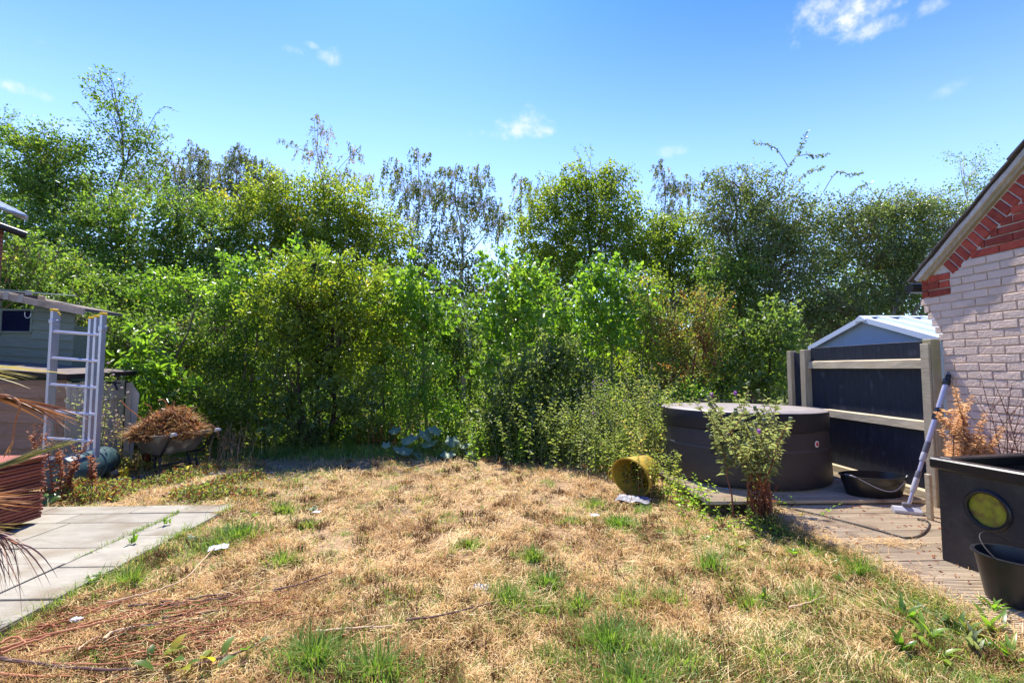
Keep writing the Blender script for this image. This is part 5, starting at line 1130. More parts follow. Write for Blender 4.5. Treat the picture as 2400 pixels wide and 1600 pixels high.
frond([1.30, W(-120, 930, D+.2), W(0, 925, D+.2), W(45, 945, D+.2), W(35, 990, D+.2), W(28, 1045, D+.2)], 3, .25, .010, 'frond_brown', .10, .1, .7, start=.9)
frond([1.25, W(-150, 1120, D+.1), W(-60, 1110, D+.15), W(20, 1085, D+.25)], 22, .08, .012, 'frond_yellow', .34, -.02, .1, start=.6)
frond([1.15, W(-160, 1140, D), W(-60, 1170, D)], 46, .12, .012, 'frond_brown', .40, -.04, .75, start=.55)
frond([1.1, W(-160, 1180, D-.1), W(-60, 1235, D-.1)], 16, .14, .012, 'frond_yellow', .30, -.1, .1, start=.55)
frond([1.1, W(-160, 1210, D-.1), W(-40, 1240, D-.15), W(40, 1275, D-.2)], 40, .26, .008, 'frond_purple', .30, .55, .5, start=.5, fan=1.3)
frond([1.15, W(-160, 1150, D+.4), W(-90, 1110, D+.4)], 20, .2, .012, 'frond_brown', .42, .2, .9, start=.5)
for a in (2.2, 3.0, 3.9, 4.8, 5.5): # fronds on the sides turned away from the camera
    d = np.array([math.cos(a), math.sin(a), 0]); frond([1.42, PC+d*.3+(0, 0, 1.7), PC+d*.7+(0, 0, 1.6)], 24, .4, .016, 'frond_yellow', .5, .3, .3, start=.7)

# squash plant with large grey leaves
sq = empty('squash_plant', G(985, 1062), 'sprawling squash plant with large drooping blue green leaves', 'squash')
def big_leaf(name, c, size, yaw, pitch, mat, parent, stalk_to=None, lobed=5, sag=.25):
    n = 20; V = [(0, 0, 0)]; c = np.array(c)
    for ring in (.55, 1.0):
        for i in range(n):
            a = 2*math.pi*i/n; r_ = size*(1+.13*math.cos(lobed*a)*(ring)-.30*math.exp(-((a-math.pi)/.35)**2))*ring
            V.append((r_*math.cos(a), r_*math.sin(a)*.95, -sag*size*ring**2*(1+.35*math.cos(lobed*a+math.pi))+.12*size*abs(math.sin(a))*ring))
    F3 = [(0, 1+i, 1+(i+1) % n) for i in range(n)]; F4 = [(1+i, 1+n+i, 1+n+(i+1) % n, 1+(i+1) % n) for i in range(n)]
    M = Matrix.Rotation(yaw, 3, 'Z') @ Matrix.Rotation(pitch, 3, 'Y'); V = np.array([tuple(M @ Vector(v)) for v in V])+c
    o = link(name, mesh_from(name, V-origin(parent), [np.array(F3), np.array(F4)], mat, np.full(len(V), R.uniform(.1, .9)), smooth=True), parent)
    if stalk_to is not None:
        m = MB().tube(smooth_path([stalk_to, (c+stalk_to)/2+np.array([0, 0, .05]), c]), .006, 5); m.build('leaf_stalk', 'stem_green', o, smooth=True)
    return o
sb_ = G(985, 1062)
for px, py, s in ((925, 1000, .10), (945, 1045, .16), (960, 1020, .15), (1005, 1030, .14), (985, 1058, .13), (1020, 1000, .12), (1060, 1025, .12), (1050, 1055, .13), (1090, 1035, .10), (1105, 1055, .11), (1000, 1010, .13), (1075, 1068, .10), (905, 1035, .07)):
    big_leaf('leaf', W(px, py+6, 7.45+R.uniform(-.12, .2)), s, R.uniform(-2.6, -.6), R.uniform(.25, .75), 'foliage_squash', sq, sb_+np.array([R.normal(0, .15), R.normal(0, .1), .02]))
bl = empty('cabbage_leaf_weed', G(110, 1190), 'single pale green broad leaf by the corner of the board stack', 'weed'); big_leaf('leaf', G(112, 1180)+np.array([0, 0, .08]), .10, -1.0, .5, 'foliage_bright', bl, np.array(bl.location))

# cut post stub, dead bracken, sapling trunk bits
ps = W(1085, 895, 10.2); pp = MB().tube([(ps[0], ps[1], -.05), (ps[0], ps[1], W(1085, 880, 10.2)[2])], [.072, .068], 12).build('wooden_post', 'post_wood', loc=(ps[0], ps[1], 0)); tag(pp, 'short round wooden post stub among the undergrowth', 'post')
herb('dead_bracken', 'rust coloured dead bracken left of the squash leaves', 'bracken', None, G(895, 1050), .62, 26, 'foliage_rust', 'stalk_rust', leaf=(.07, .012), nl=26, spread=.45, lean=.4, vmean=.5, r0=.004)
herb('dead_weeds', 'brown dead weeds behind the squash plant', 'weed', None, G(1060, 1010)+np.array([0, .2, 0]), .5, 30, 'straw', 'stalk_pale', leaf=(.08, .008), nl=10, spread=.8, lean=.4, r0=.004)

# ------------------------------------------------------------------ lawn: dry straw, green grass, tufts
def on_lawn(x, y):
    edgeL = -2.72+.05*np.sin(5*y)+.03*np.sin(13*y+1); edgeR = 2.62+.07*np.sin(4*y+1)+.05*np.sin(11*y)
    a = (x > edgeL) | (y > 4.92+.03*np.sin(9*x)); b = (x < edgeR) & ~((x > 2.12) & (y > 4.56) & (y < 7.15)) | (y > 7.25) & (x < 4.3)
    return a & b
def sample(N, y0, y1, p, xmin=-6.5, xmax=4.3):
    u = R.uniform(0, 1, N); y_ = (y0**(1-p)+u*(y1**(1-p)-y0**(1-p)))**(1/(1-p)) if p != 1 else y0*(y1/y0)**u
    half = 1.30*y_; x_ = R.uniform(-1, 1, N)*half; k = (x_ > xmin) & (x_ < xmax) & on_lawn(x_, y_)
    return x_[k], y_[k]
def noise2(x, y, s, seed):
    rr = np.random.default_rng(seed); out = 0
    for i in range(7):
        a = rr.uniform(0, 6.28); f_ = s*rr.uniform(.5, 1.8); out = out+np.sin((x*math.cos(a)+y*math.sin(a))*f_+rr.uniform(0, 6.28))
    return out/3.2
TUFTS = [(1428, 1485, .17, .15), (1189, 1385, .12, .13), (1283, 1345, .12, .12), (1357, 1390, .13, .11), (1480, 1385, .12, .11), (1566, 1395, .11, .11), (1250, 1295, .08, .11), (1668, 1320, .13, .15), (1449, 1215, .15, .12), (562, 1235, .20, .13),
         (663, 1310, .11, .12), (663, 1180, .09, .12), (301, 1345, .09, .15), (735, 1540, .16, .15), (878, 1580, .18, .14), (1187, 1400, .10, .10), (1265, 1405, .11, .08), (1291, 1525, .09, .09), (1530, 1500, .15, .10), (1602, 1540, .14, .12), (2015, 1335, .08, .16), (1480, 1590, .22, .16), (510, 1262, .14, .11), (720, 1215, .08, .08), (1800, 1520, .18, .10), (1395, 1170, .16, .10), (1100, 1265, .10, .08), (1330, 1210, .12, .07), (1900, 1400, .14, .10), (1760, 1400, .16, .09)]
def green(x, y):
    g = np.full_like(x, .11)
    n_ = noise2(x, y, 3.0, 5)
    g += .55*np.clip((x+.1)/1.6, 0, 1)*np.clip((3.0-y)/1.0, 0, 1)*(1+.6*n_)
    g += .40*np.clip((x-1.35)/.9, 0, 1)*np.clip((5.2-y)/1.5, 0, 1)*(1+.4*n_)
    g += .42*np.clip((y-6.6)/1.2, 0, 1)*np.clip((x+.4)/1.5, 0, 1)
    g += .55*np.exp(-((x+2.45)/.22)**2)*np.clip((y-2.7)/.8, 0, 1)*(1+.5*n_)
    g += .45*np.clip((-2.5-x)/.5, 0, 1)*np.clip((y-4.8)/.2, 0, 1)*(1+.7*n_)
    g += .35*np.clip((2.6-y)/.5, 0, 1)*np.clip((x+.9)/2, 0, 1)
    return np.clip(g+.10*n_, 0, .85)
# matted dry straw: lies nearly flat
SV, SFq, SFt, Sv = [], [], [], []; nb = 0
x, y = sample(330000, 1.75, 9.6, 1.35)
clump = noise2(x, y, 9, 3)*.6+noise2(x, y, 24, 4)*.5
keep = R.uniform(0, 1, len(x)) > green(x, y)*.55; x, y, clump = x[keep], y[keep], clump[keep]
N = len(x); P = np.stack([x, y, hgt(x, y)+R.uniform(-.004, .016, N)+.026*np.clip(clump, -.6, 1)], 1)
el = np.clip(R.normal(.28, .34, N)+.40*np.clip(clump, -1, 1), -.05, 1.35); sc_ = .65+.16*y
L = R.uniform(.028, .095, N)*np.clip(sc_, .8, 1.5); wd = R.uniform(.0016, .0034, N)*np.clip(.55+.28*y, .9, 2.2)
pt = noise2(x, y, 5.0, 11)*.10+noise2(x, y, 16, 12)*.10
v = np.clip(R.normal(.60, .21, N)+1.5*pt-.12*np.clip(clump, 0, 1), 0, 1)
V, F, v = blades(P, L, wd, R.uniform(0, 6.28, N), el, R.uniform(.1, 1.2, N), v)
o = link('dry_grass', mesh_from('dry_grass', V, F, 'straw', v)); tag(o, 'matted straw coloured dry grass covering the lawn', 'grass', kind='stuff')
# brown tussock remains: short upright dark clumps
x0, y0 = sample(1750, 1.9, 8.2, 1.3, -2.7, 2.6); n_ = len(x0); k = 56
x = np.repeat(x0, k)+R.normal(0, .034, n_*k); y = np.repeat(y0, k)+R.normal(0, .028, n_*k); N = n_*k
P = np.stack([x, y, hgt(x, y)+.006], 1); az = np.arctan2(y-np.repeat(y0, k), x-np.repeat(x0, k))
hh = np.repeat(R.uniform(.6, 1.4, n_), k)
V, F, v = blades(P, hh*R.uniform(.03, .07, N), R.uniform(.0026, .0046, N)*np.clip(.5+.25*y, .9, 1.8), az+R.normal(0, .8, N), R.normal(1.0, .35, N), R.uniform(.2, .9, N), np.clip(np.repeat(R.normal(.40, .2, n_), k)+R.normal(0, .16, N), 0, 1))
o = link('brown_tussocks', mesh_from('brown_tussocks', V, F, 'tussock', v)); tag(o, 'short brown tussock stubs scattered over the dry lawn', 'grass', kind='stuff')
# many small mixed green and yellow tufts
x0, y0 = sample(2600, 1.9, 8.4, 1.25, -2.7, 2.7); kp = R.uniform(0, 1, len(x0)) < np.clip(.34+1.2*green(x0, y0)+.25*noise2(x0, y0, 4, 31), .05, 1); x0, y0 = x0[kp], y0[kp]; n_ = len(x0); k = 34
sp = R.uniform(.02, .07, n_); x = np.repeat(x0, k)+R.normal(0, 1, n_*k)*np.repeat(sp, k); y = np.repeat(y0, k)+R.normal(0, .8, n_*k)*np.repeat(sp, k); N = n_*k
P = np.stack([x, y, hgt(x, y)], 1); hh = np.repeat(R.uniform(.5, 1.25, n_), k)
V, F, v = blades(P, hh*R.uniform(.03, .09, N), R.uniform(.0018, .0034, N)*np.clip(.5+.25*y, .9, 1.9), R.uniform(0, 6.28, N), R.normal(1.05, .3, N), R.uniform(.2, 1.1, N), np.clip(np.repeat(R.normal(.5, .2, n_), k)+R.normal(0, .18, N), 0, 1))
o = link('small_tufts', mesh_from('small_tufts', V, F, 'grass', v)); tag(o, 'small sparse green and yellow tufts all over the lawn', 'grass', kind='stuff')
# long pale straw lying in swathes
x, y = sample(30000, 1.75, 8.5, 1.5, -2.6, 2.6); w_ = noise2(x, y, 3.2, 41); kp = w_ > .15; x, y, w_ = x[kp], y[kp], w_[kp]; N = len(x)
P = np.stack([x, y, hgt(x, y)+R.uniform(.005, .03, N)], 1); az = noise2(x, y, 1.6, 42)*2.5+R.normal(0, .7, N)
V, F, v = blades(P, R.uniform(.07, .18, N), R.uniform(.0018, .0032, N)*np.clip(.5+.25*y, .9, 1.8), az, R.normal(.15, .2, N), R.uniform(0, .6, N), np.clip(R.normal(.80, .13, N), 0, 1))
o = link('pale_straw', mesh_from('pale_straw', V, F, 'straw', v)); tag(o, 'long bleached straw lying in loose swathes on the lawn', 'straw', kind='stuff')
# thin green grass
x, y = sample(260000, 1.75, 9.6, 1.35); keep = R.uniform(0, 1, len(x)) < green(x, y)*.62; x, y = x[keep], y[keep]; N = len(x)
P = np.stack([x, y, hgt(x, y)], 1)
V, F, v = blades(P, R.uniform(.03, .085, N)*np.clip(.8+.06*y, 1, 1.4), R.uniform(.0026, .0045, N)*np.clip(.55+.25*y, .9, 2.0), R.uniform(0, 6.28, N), R.normal(1.0, .3, N), R.uniform(.2, 1.2, N), np.clip(R.normal(.5, .28, N), 0, 1))
o = link('green_grass', mesh_from('green_grass', V, F, 'grass', v)); tag(o, 'thin green grass growing through the dry lawn', 'grass', kind='stuff')
# rough grass along the foot of the shrubs
x = R.uniform(-5.5, 2.2, 26000); y = R.uniform(7.3, 8.9, 26000); k = R.uniform(0, 1, len(x)) < np.clip((y-7.3)/.5, .1, 1); x, y = x[k], y[k]; N = len(x)
P = np.stack([x, y, hgt(x, y)], 1)
V, F, v = blades(P, R.uniform(.08, .26, N), R.uniform(.005, .010, N), R.uniform(0, 6.28, N), R.normal(1.1, .3, N), R.uniform(.2, 1.4, N), np.clip(R.normal(.45, .28, N), 0, 1))
o = link('rough_grass', mesh_from('rough_grass', V, F, 'grass', v)); tag(o, 'longer rough grass at the foot of the shrubs', 'grass', kind='stuff')
# fringe of grass over the deck edge and the patio edge
x = np.concatenate([2.62+R.normal(0, .06, 9000), -2.70+R.normal(0, .03, 2500)]); y = np.concatenate([R.uniform(1.5, 4.6, 9000), R.uniform(1.6, 4.9, 2500)])
k = R.uniform(0, 1, len(x)) < np.clip(.45+.5*noise2(x, y, 8, 21), .05, 1); x, y = x[k], y[k]; N = len(x); P = np.stack([x, y, np.where(x > 0, .0, -.0)+hgt(x, y)], 1)
V, F, v = blades(P, R.uniform(.05, .15, N), R.uniform(.0022, .004, N)*np.clip(.4+.25*y, .9, 1.6), R.uniform(0, 6.28, N), R.normal(.95, .35, N), R.uniform(.2, 1.2, N), np.clip(R.normal(.6, .25, N), 0, 1))
o = link('edge_grass', mesh_from('edge_grass', V, F, 'grass', v)); tag(o, 'ragged grass fringe hanging over the deck and patio edges', 'grass', kind='stuff')
N = 9000; x = 2.66+R.normal(0, .06, N); y = R.uniform(1.5, 4.6, N); P = np.stack([x, y, R.uniform(.0, .085, N)], 1)
V, F, v = blades(P, R.uniform(.04, .12, N), R.uniform(.0022, .004, N), R.uniform(0, 6.28, N), R.normal(.3, .3, N), R.uniform(.2, 1.2, N), np.clip(R.normal(.55, .2, N), 0, 1))
o = link('edge_straw', mesh_from('edge_straw', V, F, 'straw', v)); tag(o, 'dry straw fringe along the deck edge', 'grass', kind='stuff')
# single tufts
names = ['big bright tuft in the middle foreground', 'tall tuft left of the white paper scraps', 'tuft right of the white paper scraps', 'tuft pair in the lower right middle', 'tuft left of a brown tussock right of centre', 'small bright tuft right of centre', 'lone slim tuft in the middle of the lawn', 'bright tall tuft below the large thistle', 'bright flat tuft in front of the yellow trug', 'wide green tuft on the patio edge',
         'green tuft left of centre above a dark tussock', 'small upright tuft above the patio edge', 'pale tuft at the patio edge near the fronds', 'tuft in the lower left centre with dark base', 'dense tuft at the bottom left of centre', 'short tuft under the white paper scraps', 'low tuft with dark soil beneath it', 'domed tuft on a dark soil hump', 'tuft beside a bare soil patch on the right', 'tuft below the bare soil patch', 'dark wiry tuft on the edge of the deck', 'widest tuft at the bottom edge', 'leafy tuft by the patio next to the white bag', 'small tuft beyond the white bag', 'yellowish tuft at the lower right', 'low tuft at the lawn edge near the trug', 'faint tuft in the middle distance', 'faint tuft below the weeds', 'green patch left of the deck boards', 'green patch below the thistle shade']
for i, (px, py, rad, H) in enumerate(TUFTS):
    H *= 1.2; c = G(px, py+18); d = max(c[1], 2.0); n_ = int(520 if i in (0, 8, 9, 21, 13, 14) else 240)
    a = R.uniform(0, 6.28, n_); r_ = rad*np.abs(R.normal(0, .72, n_)); x = c[0]+r_*np.cos(a); y = c[1]+r_*np.sin(a)*.75
    P = np.stack([x, y, hgt(x, y)-.004], 1)
    V, F, v = blades(P, H*R.uniform(.45, 1.15, n_), R.uniform(.0032, .0058, n_)*np.clip(.5+.22*d, .9, 1.8), a+R.normal(0, .8, n_), R.normal(1.15, .25, n_), R.uniform(.1, 1.1, n_), np.clip(R.normal(.28 if i in (0, 1, 2, 8, 9, 7, 13, 14, 20, 21) else .5, .27, n_), 0, 1))
    o = empty('grass_tuft', (c[0], c[1], 0), names[i], 'grass tuft', 'green tufts in the dry lawn')
    tag(link('blades', mesh_from('blades', V-np.array([c[0], c[1], 0]), F, 'grass', v), o), kind='stuff')
# crumbs of soil and rubble by the barrow
m = MB()
for i in range(420):
    p = G(R.normal(420, 95), R.normal(1128, 22)); s = R.uniform(.008, .03)
    m.lathe(p-np.array([0, 0, .004]), [(s*R.uniform(.5, 1), 0), (s, s*.4), (s*.5, s*R.uniform(.6, .9))], 5, sx=R.uniform(.7, 1.3))
o = m.build('rubble', 'rubble', loc=(0, 0, 0)); tag(o, 'pale gravel and rubble crumbs below the wheelbarrow', 'rubble', kind='stuff')

# fallen stalks, lower left
def stalk(pxs, rad, mat, label, h0=.05, taper=.55):
    rad *= 1.15
    pts = [G(px, py, h0+R.uniform(-.004, .008)) for px, py in pxs]; P = smooth_path(pts, 6); n_ = len(P); P[:, 2] += R.normal(0, .002, n_)
    o = MB().tube(P, np.linspace(rad, rad*taper, n_), 7).build('dry_stalk', mat, loc=pts[0], smooth=True); tag(o, label, 'stalk', 'dry stalks lying on the lawn')
stalk([(0, 1543), (100, 1556), (220, 1568), (315, 1568)], .0085, 'stalk_dark', 'thick dark stalk ending in the green leaves at the lower left corner')
stalk([(0, 1522), (70, 1498), (150, 1478), (270, 1452), (370, 1428), (480, 1405)], .0075, 'stalk_rust', 'long rust stalk running from the left edge past the slab corner')
stalk([(0, 1530), (60, 1508), (120, 1488), (200, 1462), (265, 1442)], .006, 'stalk_rust', 'thin rust stalk just beside the long one from the left edge')
stalk([(245, 1497), (260, 1483), (300, 1472), (370, 1461), (440, 1452), (495, 1445)], .009, 'stalk_pale', 'pale thick curved stalk with bent end in the lower left')
stalk([(95, 1528), (160, 1515), (250, 1513), (340, 1502), (460, 1496)], .0055, 'stalk_rust', 'wavy thin rust stalk below the pale curved one')
stalk([(372, 1420), (450, 1411), (520, 1401), (545, 1391)], .0065, 'stalk_dark', 'dark stalk below the pale bleached straw clump, upper one')
stalk([(380, 1448), (470, 1437), (530, 1428)], .006, 'stalk_dark', 'dark stalk below the pale bleached straw clump, lower one')
stalk([(300, 1420), (400, 1409), (480, 1397), (540, 1390)], .006, 'stalk_dark', 'dark stalk with a hooked tip above the others')
stalk([(248, 1412), (300, 1400), (360, 1384), (410, 1368), (445, 1345), (470, 1318), (505, 1280)], .0055, 'stalk_pale', 'long pale stem curving up towards the white bag')
stalk([(385, 1438), (480, 1424), (560, 1415), (700, 1398)], .0055, 'stalk_rust', 'rust stalk reaching right towards the middle of the lawn')
stalk([(0, 1578), (80, 1583), (170, 1585)], .006, 'stalk_rust', 'short rust stalk at the bottom left corner')
stalk([(120, 1553), (220, 1556), (300, 1552)], .005, 'stalk_rust', 'thin stalk lying on the thick dark one')
stalk([(180, 1525), (205, 1503), (232, 1490)], .005, 'stalk_pale', 'short pale straw pointing at the leafy stem')
stalk([(0, 1508), (35, 1490), (60, 1504), (78, 1503)], .006, 'stalk_rust', 'small bent rust stalk at the left edge')
stalk([(740, 1478), (820, 1472), (920, 1466)], .006, 'stalk_pale', 'pale straight stick in the lower middle')
stalk([(640, 1383), (700, 1368), (780, 1340)], .006, 'stalk_dark', 'dark twig left of centre with a few leaves')
stalk([(950, 1452), (1040, 1440), (1110, 1422), (1150, 1410)], .0055, 'stalk_dark', 'crooked dark twig lying in the centre foreground')
stalk([(1850, 1424), (1890, 1412), (1935, 1396)], .005, 'stalk_pale', 'pale twig at the right near the deck edge')
# loose rusty stalk litter among them
N = 420; px = R.normal(230, 190, N); py = np.clip(R.normal(1490, 55, N), 1390, 1640); P0 = np.stack([G(a_, b__, 0) for a_, b__ in zip(px, py)]); az = R.normal(.35, .45, N); L = R.uniform(.06, .32, N)
P0[:, 2] = hgt(P0[:, 0], P0[:, 1])+R.uniform(.015, .05, N); dd = np.stack([np.cos(az), np.sin(az)*.9, R.normal(0, .05, N)], 1)*L[:, None]; kp = P0[:, 0] > -2.65; P0, dd = P0[kp], dd[kp]; n_ = len(P0)
Pt = np.stack([P0, P0+dd*.35+R.normal(0, .006, (n_, 3)), P0+dd*.7+R.normal(0, .008, (n_, 3)), P0+dd], 1); Vt, q = tubes(Pt, np.tile(R.uniform(.0015, .0038, n_)[:, None], (1, 4)), 4)
o = link('stalk_litter', mesh_from('stalk_litter', Vt, [q], 'stalk_rust', smooth=True)); tag(o, 'thin rusty stalk litter strewn over the lower left lawn', 'litter', kind='stuff')
# low mixed weeds between patio and wheelbarrow
N = 15000; px = R.uniform(130, 620, N); py = R.uniform(1092, 1178, N); P = np.stack([G(a_, b__, 0) for a_, b__ in zip(px, py)]); w_ = noise2(P[:, 0], P[:, 1], 4.5, 51)
kp = (w_ > .05-.5*(px < 330)) & (P[:, 1] > 4.96); P, w_, px = P[kp], w_[kp], px[kp]; N = len(P); P[:, 2] = R.uniform(0, 1, N)**1.5*np.clip(.05+.10*w_+.06*(px < 300), .03, .24)
V, F, v = leaves(P, sphere_dirs(N)+np.array([0, 0, .5]), sphere_dirs(N)*.7+np.array([0, 0, .6]), R.uniform(.025, .06, N), R.uniform(.010, .028, N), np.clip(R.normal(.5, .25, N), 0, 1)); hal = R.uniform(0, 1, N) < .35
Fk = F.reshape(2, N, 3) if F.shape[0] == 2*N else None
o = link('low_weeds', mesh_from('low_weeds', V, [Fk[:, ~hal].reshape(-1, 3)], 'foliage_weed', v)); tag(o, 'low green weeds between the patio and the wheelbarrow', 'weeds', kind='stuff')
o = link('dry_weeds', mesh_from('dry_weeds', V, [Fk[:, hal].reshape(-1, 3)], 'foliage_rust', v)); tag(o, 'low rusty dried weeds between the patio and the wheelbarrow', 'weeds', kind='stuff')
# cut leafy stem
cl_ = empty('cut_branch', G(430, 1560), 'cut leafy stem with green and yellow leaves lying in the lower left', 'cut stem')
P = smooth_path([G(440, 1562, .03), (G(500, 1545, .05)), G(560, 1528, .06), G(640, 1490, .05), G(690, 1465, .04)]); MB().tube(P, np.linspace(.007, .003, len(P)), 6).build('stem', 'stalk_dark', cl_, smooth=True)
def flat_leaf(p, L_, Wd, yaw, pitch, mat, v_, parent):
    ts = np.linspace(0, 1, 7); w = Wd*np.sin(np.pi*ts**.8)**.8+.001; V = []
    for t, ww in zip(ts, w):
        for s_ in (-1, 0, 1): V.append((t*L_, s_*ww*.5, .15*L_*math.sin(t*2.6)+(.10*ww if s_ else 0)))
    F = [(i*3+j, i*3+j+1, i*3+3+j+1, i*3+3+j) for i in range(6) for j in range(2)]
    M = Matrix.Rotation(yaw, 3, 'Z') @ Matrix.Rotation(-pitch, 3, 'Y'); V = np.array([tuple(M @ Vector(q_)) for q_ in V])+np.array(p)
    link('leaf', mesh_from('leaf', V-origin(parent), [np.array(F)], mat, np.full(len(V), v_), smooth=True), parent)
for px, py, L_, w_, yaw, v_ in ((378, 1535, .13, .07, .5, .7), (400, 1530, .12, .06, 1.0, .9), (390, 1560, .14, .075, -.3, .3), (360, 1570, .12, .06, -2.4, .2), (340, 1560, .10, .05, 2.6, .1), (420, 1570, .12, .06, -.6, .85), (430, 1565, .10, .05, .3, .3), (350, 1540, .08, .04, 2.0, .2),
                               (500, 1550, .13, .07, -1.3, .9), (520, 1535, .12, .05, 1.0, .5), (560, 1532, .14, .05, -1.9, .4), (575, 1525, .12, .06, -1.2, .3), (600, 1510, .11, .05, .9, .2), (470, 1545, .09, .05, 1.6, .6)):
    flat_leaf(G(px, py, .05), L_*.8, w_*.8, yaw+R.normal(0, .2), R.uniform(-.2, .6), 'foliage_mid' if v_ < .6 else 'foliage_yellow', v_, cl_)

# docks and dandelions low in the grass
def rosette(px, py, n_, L_, Wd, mat, label, pitch=.5, v0=.4, h=0.0):
    c = G(px, py, h); o = empty('broadleaf_weed', c, label, 'weed', 'leafy weeds in the grass')
    for i in range(int(n_*1.9)): flat_leaf(c+np.array([R.normal(0, .012), R.normal(0, .012), .008]), L_*R.uniform(.45, 1.05), Wd*R.uniform(.5, .8), i*2.4+R.normal(0, .3), R.uniform(pitch*.4, pitch*1.5), mat, float(np.clip(R.normal(v0, .2), 0, 1)), o)
rosette(2285, 1535, 7, .17, .035, 'foliage_thistle', 'tall upright dock with pointed leaves near the bottom right corner', .9)
rosette(2220, 1470, 7, .15, .04, 'foliage_squash', 'grey green spreading dock left of the deck corner')
rosette(2120, 1455, 6, .15, .04, 'foliage_bright', 'dark green dandelion at the deck edge on the right', .7, .2)
rosette(2110, 1530, 7, .14, .03, 'foliage_bright', 'dandelion with upright leaf, lower right', .8, .1)
rosette(2200, 1545, 5, .14, .04, 'foliage_bright', 'light green dock lying low near the bottom right', .35, .8)
rosette(1945, 1325, 9, .10, .022, 'foliage_bright', 'flat dandelion beside the wiry tuft at the deck', .3, .1)
rosette(1975, 1370, 4, .09, .03, 'foliage_bright', 'small dandelion left of the deck boards', .8, .2)
rosette(1795, 1415, 4, .10, .03, 'foliage_bright', 'small plantain right of centre', 1.0, .4)
rosette(1600, 1330, 8, .06, .03, 'foliage_bright', 'flat clover like weed left of the bright tuft', .3, .6)
rosette(600, 1215, 10, .09, .03, 'foliage_bright', 'bright leafy weed at the patio edge, upper one', .6, .4)
rosette(530, 1245, 9, .08, .03, 'foliage_bright', 'bright leafy weed at the patio edge beside the bag', .6, .4)
rosette(450, 1270, 8, .08, .03, 'foliage_squash', 'grey green weed at the patio edge', .5, .4)
rosette(220, 1365, 8, .09, .035, 'foliage_mid', 'dark green weed on the slab edge in the lower left', .5, .5)
rosette(735, 1198, 6, .06, .03, 'foliage_squash', 'small grey green weed with fallen white scrap', .6, .4)
rosette(1655, 1268, 8, .07, .03, 'foliage_bright', 'low weed above the bright tuft', .5, .5)
rosette(310, 1275, 4, .10, .03, 'foliage_bright', 'weed rooted in the slab joint, lower one', 1.0, .3, .03)
rosette(388, 1230, 4, .10, .03, 'foliage_bright', 'weed rooted in the slab joint, upper one', 1.0, .3, .03)
rosette(2330, 1500, 8, .20, .04, 'foliage_bright', 'lush long leaved weed right of the pointed dock', .7, .3)
rosette(2375, 1560, 8, .20, .035, 'foliage_bright', 'lush weed in the very bottom right corner', .7, .5)
rosette(2255, 1495, 7, .16, .035, 'foliage_mid', 'weed clump just behind the pointed dock', .8, .8)
rosette(2170, 1500, 7, .15, .035, 'foliage_bright', 'mid green weed between the two lower right dandelions', .6, .6)
rosette(2330, 1440, 6, .13, .03, 'foliage_bright', 'weed pushing up between the last deck boards', .8, .4, .05)
rosette(1860, 1300, 9, .10, .03, 'foliage_bright', 'weed at the deck corner below the thistle', .5, .6)
rosette(1740, 1290, 9, .09, .03, 'foliage_mid', 'dark weed in the thistle shade', .5, .8)
rosette(640, 1190, 9, .08, .03, 'foliage_bright', 'bright leafy weed at the far end of the patio edge', .6, .6)
rosette(575, 1205, 9, .09, .035, 'foliage_bright', 'bright weed at the patio corner', .6, .3)
# grass in slab joints
x, y = [], []
for (p0, p1, n_) in (((230, 1318), (560, 1182), 420), ((330, 1275), (470, 1205), 260), ((110, 1262), (130, 1256), 30), ((60, 1470), (140, 1428), 120)):
    a, b = G(*p0), G(*p1); t = R.uniform(0, 1, n_); t = t[np.sin(t*37)+np.sin(t*91+1) > -.2]; x.append(a[0]+(b[0]-a[0])*t+R.normal(0, .012, len(t))); y.append(a[1]+(b[1]-a[1])*t)
x, y = np.concatenate(x), np.concatenate(y); x = np.where(x > -3.2, np.clip(x, -3.155, None), x); x = -3.14+R.normal(0, .012, len(x)); N = len(x)
P = np.stack([x, y, np.full(N, .012)], 1)
V, F, v = blades(P, R.uniform(.03, .09, N), R.uniform(.003, .005, N), R.uniform(0, 6.28, N), R.normal(1.0, .3, N), R.uniform(.2, 1.2, N), np.clip(R.normal(.5, .3, N), 0, 1))
o = link('joint_grass', mesh_from('joint_grass', V, F, 'grass', v)); tag(o, 'grass growing in the long joint between the slabs', 'grass', kind='stuff')

# litter
def scrap(px, py, s, mat, name, label, cat, h=.02, flat=.6, y=None):
    c = G(px, py, h); n_ = 9; V = []
    for i in range(n_):
        for j in range(n_):
            u, w_ = i/(n_-1)-.5, j/(n_-1)-.5
            V.append((s*u*1.6, s*w_, s*flat*(.25+.35*math.sin(u*7+j*.9)*math.cos(w_*6+i*.7)+R.uniform(-.1, .1))*(1-1.6*max(abs(u), abs(w_))**2)))
    F = [(i*n_+j, (i+1)*n_+j, (i+1)*n_+j+1, i*n_+j+1) for i in range(n_-1) for j in range(n_-1)]
    V = np.array(V); rot = R.uniform(-.5, .5); V[:, :2] = V[:, :2] @ np.array([[math.cos(rot), -math.sin(rot)], [math.sin(rot), math.cos(rot)]])
    o = link(name, mesh_from(name, V, [np.array(F)], mat, smooth=True)); o.location = c; tag(o, label, cat)
scrap(512, 1285, .085, 'plastic_bag', 'plastic_bag', 'crumpled white plastic bag lying at the lawn edge near the patio', 'bag', .03)
scrap(1125, 1378, .07, 'plastic_bag', 'paper_scrap', 'white paper scraps beside a tuft in the middle of the lawn', 'paper')
scrap(1700, 1160, .16, 'blue_bottle', 'plastic_wrapper', 'pale bluish clear plastic wrapper among weeds left of the thistle', 'wrapper', .06, .8)
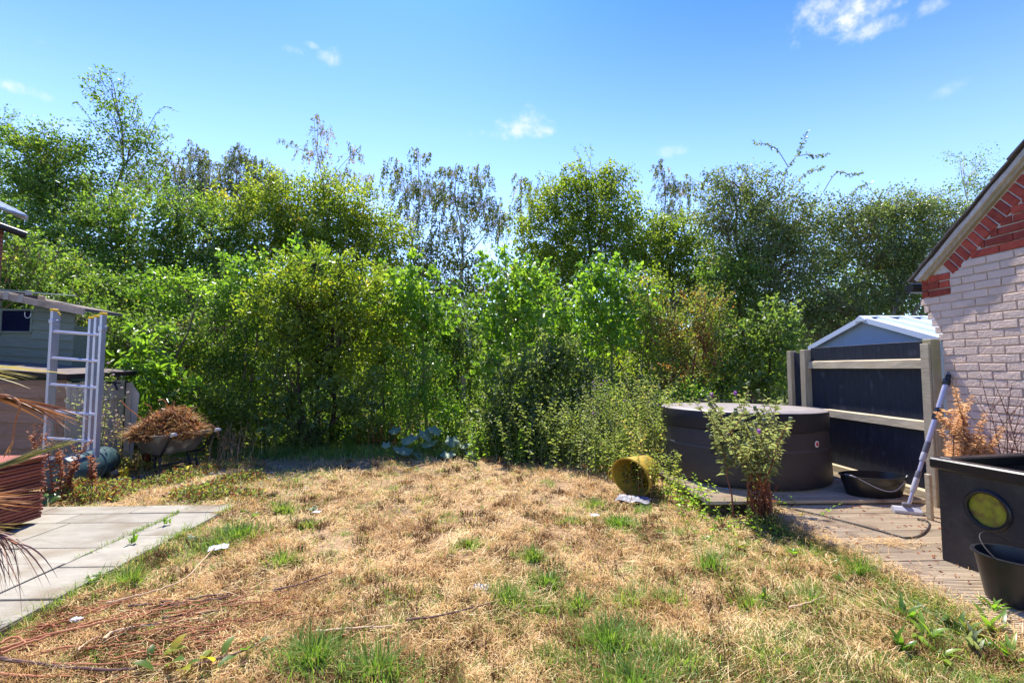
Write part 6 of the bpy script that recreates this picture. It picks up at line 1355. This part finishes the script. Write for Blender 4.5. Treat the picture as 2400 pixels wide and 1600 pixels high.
scrap(1672, 1147, .10, 'blue_bottle', 'plastic_bottle', 'crushed bluish bottle in the weeds beside the wrapper', 'bottle', .06, .9)
scrap(1485, 1172, .22, 'grey_sheet', 'plastic_sheet', 'grey plastic sheet crumpled beneath the yellow trug', 'sheet', .03, .35)
scrap(178, 1452, .04, 'plastic_bag', 'small_scrap', 'tiny white scrap among the dry stalks', 'scrap')
scrap(742, 1200, .05, 'plastic_bag', 'white_scrap', 'small white scrap left of the lawn middle', 'scrap')
scrap(1395, 1208, .05, 'plastic_bag', 'pale_scrap', 'small pale scrap beyond the centre of the lawn', 'scrap')
scrap(512, 1130, .09, 'plastic_bag', 'lilac_scrap', 'pale lilac plastic scrap right of the wheelbarrow rubble', 'scrap')
# leaves and straw on the deck
N = 240; x = R.uniform(2.75, 3.9, N); y = R.uniform(1.9, 4.6, N); P = np.stack([x, y, np.full(N, .086)], 1)
V, F, v = leaves(P, np.stack([R.normal(0, 1, N), R.normal(0, 1, N), np.full(N, .05)], 1), np.tile(np.array([0, 0, 1.0]), (N, 1))+R.normal(0, .2, (N, 3)), R.uniform(.012, .045, N), R.uniform(.006, .018, N), R.uniform(0, .6, N))
o = link('fallen_leaves', mesh_from('fallen_leaves', V, [F], 'foliage_rust', v)); tag(o, 'small brown dead leaves scattered over the deck', 'leaves', kind='stuff')
N = 900; x = np.concatenate([R.normal(3.05, .16, 300), 2.62+np.abs(R.normal(0, .16, 600))]); y = np.concatenate([R.normal(3.55, .06, 300), R.uniform(1.8, 4.6, 600)]); P = np.stack([x, y, np.full(N, .084)+R.uniform(0, .012, N)], 1)
V, F, v = blades(P, R.uniform(.03, .13, N), R.uniform(.0018, .003, N), R.uniform(0, 6.28, N), np.abs(R.normal(.08, .2, N)), R.uniform(0, .4, N), np.clip(R.normal(.6, .2, N), 0, 1))
o = link('loose_straw', mesh_from('loose_straw', V, F, 'straw', v)); tag(o, 'loose straw strewn on the deck boards', 'straw', kind='stuff')
print('LEAVES', LEAFTOTAL, 'TRIS', sum(len(p.data.polygons) for p in bpy.data.objects if p.type == 'MESH'))
